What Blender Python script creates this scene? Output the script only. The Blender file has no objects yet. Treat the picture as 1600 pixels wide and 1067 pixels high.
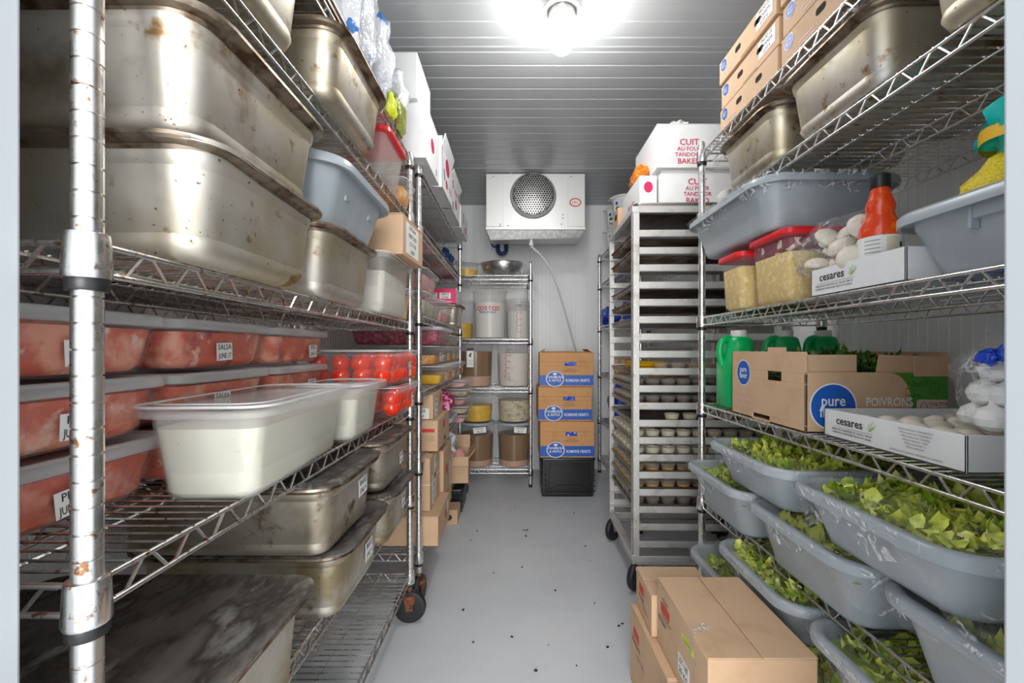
import bpy, math, random
from math import pi, sin, cos, radians
from mathutils import Vector, Matrix, noise

S = bpy.context.scene
COL = S.collection
H = 1.08                      # camera height above the floor (m); lengths below given "above the lens" add H

# ---------------------------------------------------------------- camera, light, exposure
cam = bpy.data.cameras.new('camera'); camo = bpy.data.objects.new('camera', cam); COL.objects.link(camo)
camo.location = (0, 0, H); camo.rotation_euler = (pi/2, 0, 0)
cam.sensor_width = 36; cam.lens = 690/1600*36
cam.shift_x = -6/1600; cam.shift_y = 12.5/1600
cam.clip_start = 0.02
S.camera = camo
w = bpy.data.worlds.new('world'); S.world = w; w.use_nodes = True
w.node_tree.nodes['Background'].inputs[0].default_value = (.9, .95, 1, 1)
w.node_tree.nodes['Background'].inputs[1].default_value = 1.2
def area(name, loc, rot, sx, sy, power, col):
    l = bpy.data.lights.new(name, 'AREA'); l.shape = 'RECTANGLE'; l.size = sx; l.size_y = sy; l.energy = power; l.color = col
    o = bpy.data.objects.new(name, l); COL.objects.link(o); o.location = loc; o.rotation_euler = rot; return o
# added frontal fill panel outside the doorway, standing in for unseen kitchen light
area('doorway_fill', (0, -2.6, 1.6), (radians(88), 0, 0), 2.2, 2.0, 105, (1, .985, .96))
LAMP = 130.0
S.view_settings.view_transform = 'Standard'; S.view_settings.look = 'None'
S.view_settings.gamma = 1; S.view_settings.use_curve_mapping = False
S.view_settings.exposure = 0.72
try:
    S.cycles.transparent_max_bounces = 32
    S.cycles.max_bounces = 10; S.cycles.diffuse_bounces = 5; S.cycles.sample_clamp_indirect = 6
except Exception: pass

# ---------------------------------------------------------------- materials
MATS = {}
def nn(nt, t, **k):
    n = nt.nodes.new(t)
    for a, b in k.items(): setattr(n, a, b)
    return n
def ramp(nt, fac, stops):
    r = nn(nt, 'ShaderNodeValToRGB'); e = r.color_ramp.elements
    while len(e) < len(stops): e.new(.5)
    for i, (p, c) in enumerate(stops): e[i].position = p; e[i].color = (*c, 1)
    nt.links.new(fac, r.inputs[0]); return r.outputs[0]
def mat(name, c, rough=.5, metal=0, spots=None, bump=None, alpha=None, trans=0, rough2=None, vor=None, emit=0, sss=0, coat=0, stretch=None, spec=.5):
    """procedural material; spots = list of (colour, scale, lo, hi) noise patches laid over the base colour"""
    m = bpy.data.materials.new(name); m.use_nodes = True; nt = m.node_tree
    b = nt.nodes['Principled BSDF']; out = nt.nodes['Material Output']; L = nt.links.new
    b.inputs['Roughness'].default_value = rough; b.inputs['Metallic'].default_value = metal
    b.inputs['Base Color'].default_value = (*c, 1)
    b.inputs['Specular IOR Level'].default_value = spec
    if coat: b.inputs['Coat Weight'].default_value = coat
    tc = nn(nt, 'ShaderNodeTexCoord'); oi = nn(nt, 'ShaderNodeObjectInfo'); ad = nn(nt, 'ShaderNodeVectorMath', operation='MULTIPLY_ADD')
    L(oi.outputs['Random'], ad.inputs[0]); ad.inputs[1].default_value = (7, 11, 5); L(tc.outputs['Object'], ad.inputs[2]); co = ad.outputs[0]
    if stretch:
        mp = nn(nt, 'ShaderNodeMapping'); mp.inputs['Scale'].default_value = stretch; L(co, mp.inputs[0]); co = mp.outputs[0]
    colour = None
    def noi(scale, detail=4, rg=.6):
        n = nn(nt, 'ShaderNodeTexNoise'); n.inputs['Scale'].default_value = scale; n.inputs['Detail'].default_value = detail
        n.inputs['Roughness'].default_value = rg; L(co, n.inputs['Vector']); return n.outputs[0]
    if vor:
        v = nn(nt, 'ShaderNodeTexVoronoi'); v.inputs['Scale'].default_value = vor[0]; L(co, v.inputs['Vector'])
        sp = nn(nt, 'ShaderNodeSeparateColor'); L(v.outputs['Color'], sp.inputs[0])
        colour = ramp(nt, sp.outputs[0], vor[1])
    for (sc, scl, lo, hi) in (spots or []):
        f = noi(scl); mr = nn(nt, 'ShaderNodeMapRange'); mr.inputs[1].default_value = lo; mr.inputs[2].default_value = hi; L(f, mr.inputs[0])
        mx = nn(nt, 'ShaderNodeMix', data_type='RGBA'); L(mr.outputs[0], mx.inputs[0])
        if colour is None: mx.inputs[6].default_value = (*c, 1)
        else: L(colour, mx.inputs[6])
        mx.inputs[7].default_value = (*sc, 1); colour = mx.outputs[2]
    if colour is not None: L(colour, b.inputs['Base Color'])
    if rough2:
        f = noi(rough2[0]); mr = nn(nt, 'ShaderNodeMapRange'); mr.inputs[1].default_value = .3; mr.inputs[2].default_value = .7
        mr.inputs[3].default_value = rough; mr.inputs[4].default_value = rough2[1]; L(f, mr.inputs[0]); L(mr.outputs[0], b.inputs['Roughness'])
    if bump:
        f = noi(bump[0], 3); bp = nn(nt, 'ShaderNodeBump'); bp.inputs['Strength'].default_value = bump[1]; bp.inputs['Distance'].default_value = bump[2] if len(bump) > 2 else .004
        L(f, bp.inputs['Height']); L(bp.outputs[0], b.inputs['Normal'])
    if emit:
        b.inputs['Emission Color'].default_value = (*c, 1); b.inputs['Emission Strength'].default_value = emit
    if trans: b.inputs['Transmission Weight'].default_value = trans
    if alpha is not None:
        t = nn(nt, 'ShaderNodeBsdfTransparent'); t.inputs[0].default_value = (*[.75+.25*x for x in c], 1)
        mx = nn(nt, 'ShaderNodeMixShader')
        if bump or isinstance(alpha, tuple):
            fr = nn(nt, 'ShaderNodeLayerWeight'); fr.inputs[0].default_value = .5
            pw = nn(nt, 'ShaderNodeMath', operation='POWER'); pw.inputs[1].default_value = 6.0; L(fr.outputs[1], pw.inputs[0])
            mr = nn(nt, 'ShaderNodeMapRange'); mr.inputs[3].default_value = alpha if not isinstance(alpha, tuple) else alpha[0]; mr.inputs[4].default_value = .38
            L(pw.outputs[0], mr.inputs[0]); L(mr.outputs[0], mx.inputs[0])
            if bump: L(bp.outputs[0], fr.inputs['Normal'])
        else: mx.inputs[0].default_value = alpha
        L(t.outputs[0], mx.inputs[1]); L(b.outputs[0], mx.inputs[2]); L(mx.outputs[0], out.inputs[0])
    MATS[name] = m; return m

mat('painted_floor', (.67,.69,.72), .45, spots=[((.60,.63,.66), 3, .35, .65), ((.40,.42,.44), 60, .70, .76), ((.12,.12,.12), 130, .765, .78)], bump=(25,.15,.003), coat=.1)
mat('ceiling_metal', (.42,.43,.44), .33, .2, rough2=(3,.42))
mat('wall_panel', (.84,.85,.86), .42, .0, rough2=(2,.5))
mat('door_jamb', (.55,.58,.61), .5, spots=[((.48,.51,.53), 9, .62, .75)])
mat('chrome', (.80,.80,.80), .2, 1, spots=[((.45,.36,.26), 55, .60, .70)], rough2=(30,.4))
mat('chrome_rusty', (.74,.73,.71), .2, 1, spots=[((.30,.15,.07), 60, .60, .68), ((.5,.22,.06), 110, .68, .72)], rough2=(30,.38))
mat('post_groove', (.07,.06,.05), .5, .5)
mat('steel_pan', (.66,.62,.56), .42, .92, spots=[((.58,.51,.36), 5, .42, .60), ((.38,.31,.23), 8, .54, .70), ((.34,.20,.08), 15, .61, .69), ((.17,.08,.03), 100, .67, .71)], rough2=(9,.56), bump=(9,.22,.008))
mat('steel_pan_dark', (.56,.52,.45), .38, .95, spots=[((.36,.29,.17), 6, .45, .62), ((.16,.10,.05), 15, .60, .70)], rough2=(9,.55), bump=(14,.12,.003))
mat('pan_rim', (.33,.27,.21), .42, .9, spots=[((.12,.07,.04), 22, .45, .6)])
mat('burnt_lid', (.21,.195,.18), .42, .75, spots=[((.09,.08,.07), 7, .44, .56), ((.38,.37,.35), 7, .55, .66), ((.12,.09,.06), 40, .60, .70)], rough2=(10,.65), bump=(20,.15,.002), stretch=(2.2,1.0,1))
mat('grey_tub', (.36,.40,.43), .35, spots=[((.42,.46,.49), 8, .5, .7)], bump=(60,.06,.001))
mat('cling_film', (.97,.98,1), .13, alpha=(.09,), bump=(42,1.0,.016)); MATS['cling_film'].node_tree.nodes['Principled BSDF'].inputs['Base Color'].default_value = (.50,.51,.52,1); MATS['cling_film'].node_tree.nodes['Principled BSDF'].inputs['Specular IOR Level'].default_value = 1
mat('clear_plastic', (.90,.90,.91), .15, alpha=(.035,))
mat('milky_plastic', (.84,.83,.80), .3, alpha=.17)
mat('frosted_lid', (.86,.86,.86), .3, alpha=.38)
mat('red_lid', (.72,.02,.03), .3)
mat('white_cream', (.64,.63,.50), .35, spots=[((.10,.12,.06), 80, .68, .70), ((.72,.71,.62), 5, .4, .6)])
mat('tomato_meat', (.66,.12,.06), .3, spots=[((.85,.36,.24), 13, .46, .58), ((.92,.62,.50), 24, .60, .70), ((.34,.02,.03), 10, .58, .68)], bump=(22,.5,.012))
mat('tomato', (.80,.035,.008), .18, spots=[((.85,.16,.02), 30, .55, .7)], coat=.4)
mat('beet', (.24,.008,.035), .3, vor=(75, [(.0,(.16,.004,.02)), (.5,(.36,.015,.06)), (1,(.55,.10,.17))]), bump=(80,.8,.01))
mat('couscous', (.72,.52,.20), .7, spots=[((.85,.68,.36), 60, .5, .65), ((.35,.22,.08), 90, .66, .72)], bump=(120,.6,.004))
mat('cabbage_mix', (.28,.02,.05), .5, vor=(70, [(0,(.14,.012,.03)), (.75,(.30,.03,.06)), (.9,(.75,.68,.55)), (1,(.8,.75,.6))]))
mat('rice', (.70,.67,.60), .6, bump=(150,.4,.003), spots=[((.55,.50,.42), 20, .55, .7)])
mat('yellow_food', (.72,.42,.01), .35, spots=[((.85,.60,.05), 20, .5, .65)], bump=(40,.4,.005))
mat('orange_food', (.75,.28,.04), .4, spots=[((.85,.65,.3), 26, .5, .6)], bump=(40,.4,.005))
mat('brown_stock', (.22,.11,.035), .2, spots=[((.18,.085,.028), 5, .5, .6)], coat=.2)
mat('tan_sediment', (.55,.33,.21), .5)
mat('noodle_food', (.62,.56,.40), .5, spots=[((.36,.30,.16), 24, .52, .62)], bump=(30,.5,.006))
mat('pink_food', (.75,.32,.30), .5, spots=[((.85,.6,.55), 20, .5, .6)])
mat('cardboard', (.60,.40,.25), .75, spots=[((.54,.35,.21), 12, .5, .7)], bump=(90,.06,.001))
mat('cardboard_orange', (.60,.31,.125), .7, spots=[((.52,.26,.10), 10, .5, .7)])
mat('cardboard_edge', (.28,.165,.09), .8)
mat('white_card', (.80,.80,.80), .55, spots=[((.74,.74,.745), 9, .5, .7)])
mat('white_card_inside', (.48,.48,.47), .7)
mat('white_plastic', (.80,.80,.78), .35)
mat('paper_label', (.82,.82,.80), .6)
mat('ink_black', (.02,.02,.02), .5)
mat('ink_faint', (.25,.22,.2), .6)
mat('ink_red', (.62,.03,.02), .5)
mat('ink_crimson', (.60,.02,.10), .5)
mat('ink_blue', (.01,.10,.46), .45)
mat('ink_green', (.06,.25,.025), .5)
mat('ink_darkgreen', (.02,.09,.012), .5)
mat('ink_lime', (.35,.5,.12), .5)
mat('ink_white', (.82,.82,.80), .5)
mat('ink_pink', (.72,.5,.45), .6)
mat('magenta_print', (.72,.02,.14), .45)
mat('lime_tape', (.75,.78,.03), .5)
mat('black_plastic', (.012,.012,.014), .38)
mat('dark_hole', (.01,.008,.006), .9)
mat('wheel_rubber', (.015,.015,.017), .45)
mat('rust', (.22,.08,.04), .7, .3, spots=[((.09,.03,.02), 60, .5, .6)])
mat('aluminium', (.68,.67,.65), .42, .7, spots=[((.50,.47,.42), 14, .54, .7)], rough2=(10,.55))
mat('dark_tray', (.22,.15,.10), .5, .5, spots=[((.45,.42,.38), 9, .5, .65)])
mat('sheet_pan_metal', (.42,.40,.38), .42, .9, spots=[((.22,.13,.07), 6, .5, .65)])
mat('amber_sauce', (.58,.32,.05), .25, spots=[((.25,.12,.02), 22, .5, .65), ((.6,.42,.06), 30, .6, .7)])
mat('dark_sauce', (.13,.065,.022), .25, spots=[((.05,.03,.01), 30, .5, .6)])
mat('cream_cup', (.70,.65,.50), .45)
mat('cup_clear', (.88,.85,.80), .12, alpha=(.10,))
mat('lettuce', (.36,.50,.03), .4, spots=[((.72,.78,.12), 11, .42, .52), ((.90,.88,.36), 22, .56, .66), ((.06,.17,.012), 15, .60, .70)], bump=(60,.3,.003))
mat('herb', (.05,.13,.015), .5, spots=[((.16,.30,.04), 30, .5, .6)])
mat('green_jug', (.0,.42,.11), .3, spots=[((.0,.50,.16), 5, .45, .65)])
mat('hot_sauce', (.78,.055,.006), .15, coat=.5, spots=[((.85,.16,.02), 30, .55, .65)])
mat('yellow_net', (.85,.66,.01), .5, bump=(110,.9,.006), spots=[((.60,.42,.0), 100, .55, .62)])
mat('teal_bag', (.0,.55,.50), .28, spots=[((.1,.68,.62), 10, .55, .7)])
mat('yellow_print', (.85,.50,.01), .4)
mat('blue_bag', (.01,.06,.50), .2, spots=[((.75,.8,.85), 18, .62, .66)], bump=(26,.6,.02))
mat('pale_bag', (.74,.78,.84), .18, alpha=.8, bump=(22,.8,.02), spots=[((.85,.86,.88), 11, .4, .6), ((.05,.22,.60), 13, .58, .62)])
mat('olive_bag', (.20,.22,.03), .3, bump=(24,.6,.02))
mat('lime_bag', (.60,.68,.03), .3, bump=(24,.6,.02))
mat('orange_net', (.85,.22,.01), .4, bump=(60,.8,.01), spots=[((.85,.75,.6), 30, .6, .66)])
mat('pink_bag', (.72,.22,.38), .25, bump=(30,.7,.01), spots=[((.30,.01,.08), 22, .45, .52), ((.85,.70,.72), 26, .58, .66)])
mat('mushroom', (.76,.69,.58), .5, spots=[((.48,.33,.2), 24, .6, .7)], bump=(30,.2,.004))
mat('mushroom_dark', (.35,.22,.13), .6)
mat('garlic', (.78,.77,.74), .45, spots=[((.62,.60,.56), 20, .5, .65)])
mat('evaporator_white', (.78,.78,.77), .35, .25, bump=(120,.05,.001))
mat('galvanised', (.50,.50,.49), .38, .8, spots=[((.66,.66,.65), 40, .45, .6)])
mat('dark_fan', (.06,.06,.06), .5, .4)
mat('hose', (.60,.60,.58), .3)
mat('blue_pipe', (.01,.035,.14), .45)
mat('bowl_steel', (.72,.72,.71), .26, 1)
mat('glass_globe', (1,1,.98), .2, emit=LAMP*1.0)
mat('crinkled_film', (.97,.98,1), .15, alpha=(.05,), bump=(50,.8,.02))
def glint_streaks(m):
    # whiter streaks along the film's folds, painted in for glints on the creases
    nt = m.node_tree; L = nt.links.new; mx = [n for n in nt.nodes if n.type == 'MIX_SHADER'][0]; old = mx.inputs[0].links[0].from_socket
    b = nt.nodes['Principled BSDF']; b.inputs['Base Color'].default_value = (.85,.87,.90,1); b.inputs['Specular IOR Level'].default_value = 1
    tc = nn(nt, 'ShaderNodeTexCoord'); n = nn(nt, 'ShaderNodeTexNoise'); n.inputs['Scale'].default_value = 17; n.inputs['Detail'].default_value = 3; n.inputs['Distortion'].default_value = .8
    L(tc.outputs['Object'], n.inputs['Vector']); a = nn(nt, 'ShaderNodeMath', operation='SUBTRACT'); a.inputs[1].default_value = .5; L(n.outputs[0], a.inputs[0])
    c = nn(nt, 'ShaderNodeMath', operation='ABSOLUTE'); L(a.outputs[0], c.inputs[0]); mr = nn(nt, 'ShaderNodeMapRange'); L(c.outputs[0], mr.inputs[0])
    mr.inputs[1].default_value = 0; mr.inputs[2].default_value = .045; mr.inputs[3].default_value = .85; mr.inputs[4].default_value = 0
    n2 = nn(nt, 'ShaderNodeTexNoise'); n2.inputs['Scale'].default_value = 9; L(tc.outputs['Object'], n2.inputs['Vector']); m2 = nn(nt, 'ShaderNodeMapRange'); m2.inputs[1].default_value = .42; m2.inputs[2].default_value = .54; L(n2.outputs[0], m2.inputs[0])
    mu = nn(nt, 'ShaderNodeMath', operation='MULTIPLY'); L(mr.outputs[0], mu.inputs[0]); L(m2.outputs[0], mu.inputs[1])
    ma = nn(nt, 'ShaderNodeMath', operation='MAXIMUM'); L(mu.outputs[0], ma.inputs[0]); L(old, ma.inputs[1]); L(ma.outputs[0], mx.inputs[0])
glint_streaks(MATS['crinkled_film'])
mat('lamp_glass', (.9,.92,.93), .08, alpha=(.10,))

# ---------------------------------------------------------------- mesh builder
MESHES = {}
class MB:
    def __init__(s): s.v = []; s.f = []
    def add(s, vs, fs, M=None):
        k = len(s.v)
        s.v += [tuple(M @ Vector(p)) if M else tuple(p) for p in vs]
        s.f += [tuple(i+k for i in f) for f in fs]; return s
    def box(s, x0, x1, y0, y1, z0, z1, M=None):
        return s.add([(x0,y0,z0),(x1,y0,z0),(x1,y1,z0),(x0,y1,z0),(x0,y0,z1),(x1,y0,z1),(x1,y1,z1),(x0,y1,z1)],
                     [(0,3,2,1),(4,5,6,7),(0,1,5,4),(1,2,6,5),(2,3,7,6),(3,0,4,7)], M)
    def loft(s, rings, cap0=True, cap1=True, M=None):
        n = len(rings[0]); vs = [p for r in rings for p in r]; fs = []
        for i in range(len(rings)-1):
            a = i*n; b = a+n
            for j in range(n):
                k = (j+1) % n; fs.append((a+j, a+k, b+k, b+j))
        if cap0: fs.append(tuple(range(n-1, -1, -1)))
        if cap1: fs.append(tuple((len(rings)-1)*n+j for j in range(n)))
        return s.add(vs, fs, M)
    def lathe(s, prof, n=24, c=(0,0,0), M=None, sx=1, sy=1, caps=True):
        rings = [[(c[0]+sx*r*cos(2*pi*j/n), c[1]+sy*r*sin(2*pi*j/n), c[2]+z) for j in range(n)] for r, z in prof]
        return s.loft(rings, caps, caps, M)
    def tube(s, pts, r, n=6, closed=False):
        P = [Vector(p) for p in pts]; m = len(P); rings = []
        up = None
        for i in range(m):
            if closed: d = P[(i+1) % m]-P[i-1]
            else: d = P[min(i+1, m-1)]-P[max(i-1, 0)]
            d.normalize()
            if up is None:
                up = Vector((0,0,1)) if abs(d.z) < .9 else Vector((1,0,0))
            a = d.cross(up)
            if a.length < 1e-6: a = d.cross(Vector((0,1,0)))
            a.normalize(); up = a.cross(d); rr_ = r[i] if isinstance(r, (list, tuple)) else r
            rings.append([tuple(P[i]+rr_*(a*cos(2*pi*j/n)+up*sin(2*pi*j/n))) for j in range(n)])
        if closed: rings.append(rings[0])
        return s.loft(rings, not closed, not closed)
    def blob(s, c, r, seed=0, amp=.15, fr=2.5, nu=16, nv=10, M=None, zpow=1, minz=None):
        rx, ry, rz = r if isinstance(r, (tuple, list)) else (r, r, r)
        rings = []
        for i in range(1, nv):
            t = pi*i/nv; ring = []
            for j in range(nu):
                a = 2*pi*j/nu; d = Vector((sin(t)*cos(a), sin(t)*sin(a), -cos(t)))
                k = 1+amp*noise.noise(d*fr+Vector((seed*3.1, seed*1.7, seed)))*2
                p = [c[0]+d.x*rx*k, c[1]+d.y*ry*k, c[2]+d.z*rz*k]
                if minz is not None: p[2] = max(p[2], minz)
                ring.append(tuple(p))
            rings.append(ring)
        return s.loft(rings, True, True, M)
    def mesh(s, name, ang=35):
        me = bpy.data.meshes.new(name); me.from_pydata(s.v, [], s.f); me.update()
        me.shade_smooth(); me.set_sharp_from_angle(angle=radians(ang)); return me
    def build(s, name, m, parent=None, label=None, bevel=0, ang=35):
        o = bpy.data.objects.new(name, s.mesh(name, ang)); COL.objects.link(o)
        o.data.materials.append(MATS[m]); o.parent = parent
        if label: o['label'] = label
        if bevel:
            b = o.modifiers.new('bevel', 'BEVEL'); b.width = bevel; b.segments = 2; b.limit_method = 'ANGLE'
        return o

def rr(hx, hy, r, z, n=5, cx=0, cy=0):
    r = max(min(r, hx*.99, hy*.99), .0005); out = []
    for (sx, sy, a0) in ((1,1,0), (-1,1,pi/2), (-1,-1,pi), (1,-1,1.5*pi)):
        for i in range(n+1):
            a = a0+pi/2*i/n; out.append((cx+sx*(hx-r)+r*cos(a), cy+sy*(hy-r)+r*sin(a), z))
    return out

def thing(name, label, cat, loc=(0,0,0), rot=0, group=None, rx=0, ry=0):
    o = bpy.data.objects.new(name, None); o.empty_display_size = .05; COL.objects.link(o)
    o.location = loc; o.rotation_euler = (rx, ry, rot); return tag(o, label, cat, group)
def tag(o, label, cat, group=None, kind=None):
    o['label'] = label; o['category'] = cat
    if group: o['group'] = group
    if kind: o['kind'] = kind
    return o
def struct(name, mb, m, label=None, bevel=0):
    o = mb.build(name, m, bevel=bevel); o['kind'] = 'structure'
    if label: o['label'] = label
    return o
def copy_tree(o, parent=None):
    c = o.copy(); COL.objects.link(c); c.parent = parent
    for ch in list(o.children): copy_tree(ch, c)
    return c
def part(name, mesh, m, parent, loc=(0,0,0), rot=(0,0,0), label=None):
    """a part that shares a cached mesh"""
    o = bpy.data.objects.new(name, mesh); COL.objects.link(o); o.parent = parent; o.location = loc; o.rotation_euler = rot
    if not mesh.materials: mesh.materials.append(MATS[m])
    if label: o['label'] = label
    return o

# ---------------------------------------------------------------- print, labels and lettering on faces
TXT = {}
def text_mesh(s, m):
    if (s, m) not in TXT:
        c = bpy.data.curves.new('lettering', 'FONT'); c.body = s; c.align_x = 'CENTER'; c.align_y = 'CENTER'; c.resolution_u = 2; c.offset = .012
        o = bpy.data.objects.new('lettering', c); me = bpy.data.meshes.new_from_object(o)
        bpy.data.objects.remove(o); me.materials.clear(); me.materials.append(MATS[m]); TXT[(s, m)] = me
    return TXT[(s, m)]
class Face:
    """a flat side: centre c, right direction u, up direction v, half sizes hu hv, on the thing p"""
    def __init__(s, p, c, u, v, hu, hv):
        s.p = p; s.c = Vector(c); s.u = Vector(u).normalized(); s.v = Vector(v).normalized(); s.n = s.u.cross(s.v); s.hu = hu; s.hv = hv
    def mx(s, u, v, off, a=0):
        R = Matrix((s.u, s.v, s.n)).transposed().to_4x4() @ Matrix.Rotation(a, 4, 'Z')
        R.translation = s.c+s.u*u+s.v*v+s.n*off; return R
    def _put(s, me, name, M, label=None, parent=None):
        o = bpy.data.objects.new(name, me); COL.objects.link(o); o.parent = parent or s.p
        o.matrix_local = M
        if label: o['label'] = label
        return o
    def text(s, t, u, v, size, m='ink_black', a=0, sx=1, off=.0012, name='lettering'):
        M = s.mx(u, v, off, a) @ Matrix.Diagonal((size*sx, size, size, 1)); return s._put(text_mesh(t, m), name, M)
    def rect(s, u, v, w_, h_, m='paper_label', a=0, off=.0005, name='label', label=None, r=0, th=.0005):
        mb = MB(); 
        if r: mb.loft([rr(w_/2, h_/2, r, 0), rr(w_/2, h_/2, r, th)])
        else: mb.box(-w_/2, w_/2, -h_/2, h_/2, 0, th)
        me = mb.mesh(name); me.materials.append(MATS[m]); return s._put(me, name, s.mx(u, v, off, a), label)
    def poly(s, pts, m, off=.0006, name='print', label=None):
        me = bpy.data.meshes.new(name); me.from_pydata([(x, y, 0) for x, y in pts], [], [tuple(range(len(pts)))]); me.materials.append(MATS[m])
        return s._put(me, name, s.mx(0, 0, off), label)
    def disc(s, u, v, r, m, sx=1, off=.0006, name='logo', ring=None, label=None):
        n = 32; mb = MB()
        if ring: mb.loft([[(sx*q*cos(2*pi*i/n), q*sin(2*pi*i/n), 0) for i in range(n)] for q in (r, ring)], False, False)
        else: mb.add([(sx*r*cos(2*pi*i/n), r*sin(2*pi*i/n), 0) for i in range(n)], [tuple(range(n))])
        me = mb.mesh(name); me.materials.append(MATS[m]); return s._put(me, name, s.mx(u, v, off), label)
    def line(s, pts, wd, m, off=.0009, name='print'):
        mb = MB(); mb.tube([(x, y, 0) for x, y in pts], wd/2, 4); me = mb.mesh(name); me.materials.append(MATS[m])
        return s._put(me, name, s.mx(0, 0, off))
    def tape(s, u, v, w_, h_, lines, m='ink_black', a=0, size=None):
        """a paper label with lettering as its sub-parts"""
        l = s.rect(u, v, w_, h_, 'paper_label', a)
        size = size or h_/(len(lines)+.3)
        for i, t in enumerate(lines):
            M = Matrix.Translation((0, (len(lines)-1)/2*h_/len(lines)-i*h_/len(lines), .0009)) @ Matrix.Diagonal((min(size, 1.6*w_/max(len(t),1)), size, 1, 1))
            s._put(text_mesh(t, m), 'lettering', M, parent=l)
        return l
def faces(p, hx, hy, h, z0=0):
    c = z0+h/2
    return {'+x': Face(p, (hx,0,c), (0,1,0), (0,0,1), hy, h/2), '-x': Face(p, (-hx,0,c), (0,-1,0), (0,0,1), hy, h/2),
            '-y': Face(p, (0,-hy,c), (1,0,0), (0,0,1), hx, h/2), 'top': Face(p, (0,0,z0+h), (1,0,0), (0,1,0), hx, hy)}

def carton(name, label, cat, x0, x1, y0, y1, z0, z1, m='cardboard', rot=0, group=None, gap='y', seam=True):
    """closed box: body plus two top flaps that nearly meet; bounds are x, y and height above the lens"""
    hx = (x1-x0)/2; hy = (y1-y0)/2; h = z1-z0
    t = thing(name, label, cat, ((x0+x1)/2, (y0+y1)/2, H+z0), rot, group)
    MB().box(-hx, hx, -hy, hy, 0, h-.004).build('body', m, t, bevel=.003)
    if seam:
        for sgn in (-1, 1):
            f = MB()
            if gap == 'y': f.box(*( (-hx, -.0015) if sgn < 0 else (.0015, hx)), -hy, hy, h-.0035, h)
            else: f.box(-hx, hx, *((-hy, -.0015) if sgn < 0 else (.0015, hy)), h-.0035, h)
            f.build('flap', m, t, bevel=.001)
    return t, faces(t, hx, hy, h)
# ================================================================ the room
BACK = 3.98; LW = -.95; RW = 1.235; CEIL = H+1.30
def grooved(n0, n1, pitch, gw, gd, seams=()):
    """profile (t, d) of a sheet with shallow grooves between n0 and n1"""
    pts = [(n0, 0)]; t = n0+pitch
    while t < n1-gw:
        pts += [(t-gw/2, 0), (t-gw*.2, gd), (t+gw*.2, gd), (t+gw/2, 0)]; t += pitch
    return pts+[(n1, 0)]
# floor
struct('floor', MB().box(-2.2, 2.2, -1.5, BACK+.05, -.1, 0), 'painted_floor')
# ceiling: long ribbed panels running across the room, with two raised joint strips
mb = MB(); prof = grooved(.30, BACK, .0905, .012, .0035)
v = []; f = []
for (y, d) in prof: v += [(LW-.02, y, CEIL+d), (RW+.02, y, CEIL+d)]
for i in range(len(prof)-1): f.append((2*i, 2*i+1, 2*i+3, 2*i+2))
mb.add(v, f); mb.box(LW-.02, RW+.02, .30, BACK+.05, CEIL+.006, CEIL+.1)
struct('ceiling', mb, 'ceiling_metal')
for i, y in enumerate((.64, 1.90, 3.17)):
    struct('trim_%d' % (i+1), MB().box(LW, RW, y-.006, y+.006, CEIL-.003, CEIL+.002), 'ceiling_metal')
# walls with fine vertical ribs
def wall(name, a, b, axis, pos, sgn, pitch=.033):
    prof = grooved(a, b, pitch, .006, .0016); v = []; f = []
    for (t, d) in prof:
        p = (t, pos+sgn*d) if axis == 'x' else (pos+sgn*d, t)
        v += [(*p, 0), (*p, CEIL)]
    for i in range(len(prof)-1): f.append((2*i, 2*i+1, 2*i+3, 2*i+2))
    mb = MB().add(v, f)
    if axis == 'x': mb.box(a, b, pos+sgn*.003, pos+sgn*.1, 0, CEIL)
    else:
        x = sorted((pos+sgn*.003, pos+sgn*.1)); mb.box(x[0], x[1], a, b, 0, CEIL)
    struct(name, mb, 'wall_panel')
wall('wall_back', LW, RW, 'x', BACK, 1)
wall('wall_left', .30, BACK, 'y', LW, -1)
wall('wall_right', .30, BACK, 'y', RW, 1)
for i, (x0, x1) in enumerate(((LW+.0, -.447), (.440, RW))):
    struct(('wall_front', 'wall_front_right')[i], MB().box(x0, x1, .30, .40, 0, CEIL), 'door_jamb', bevel=.004)
struct('trim_4', MB().box(-.447, .440, .30, .40, 2.12, CEIL), 'door_jamb', bevel=.003)
# kitchen wall in which the door sits, seen from inside only as the jambs' other side
for i, (x0, x1) in enumerate(((-2.2, -.447), (.440, 2.2))):
    struct('trim_%d' % (5+i), MB().box(x0, x1, .18, .30, 0, 2.6), 'door_jamb', bevel=.004)

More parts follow.
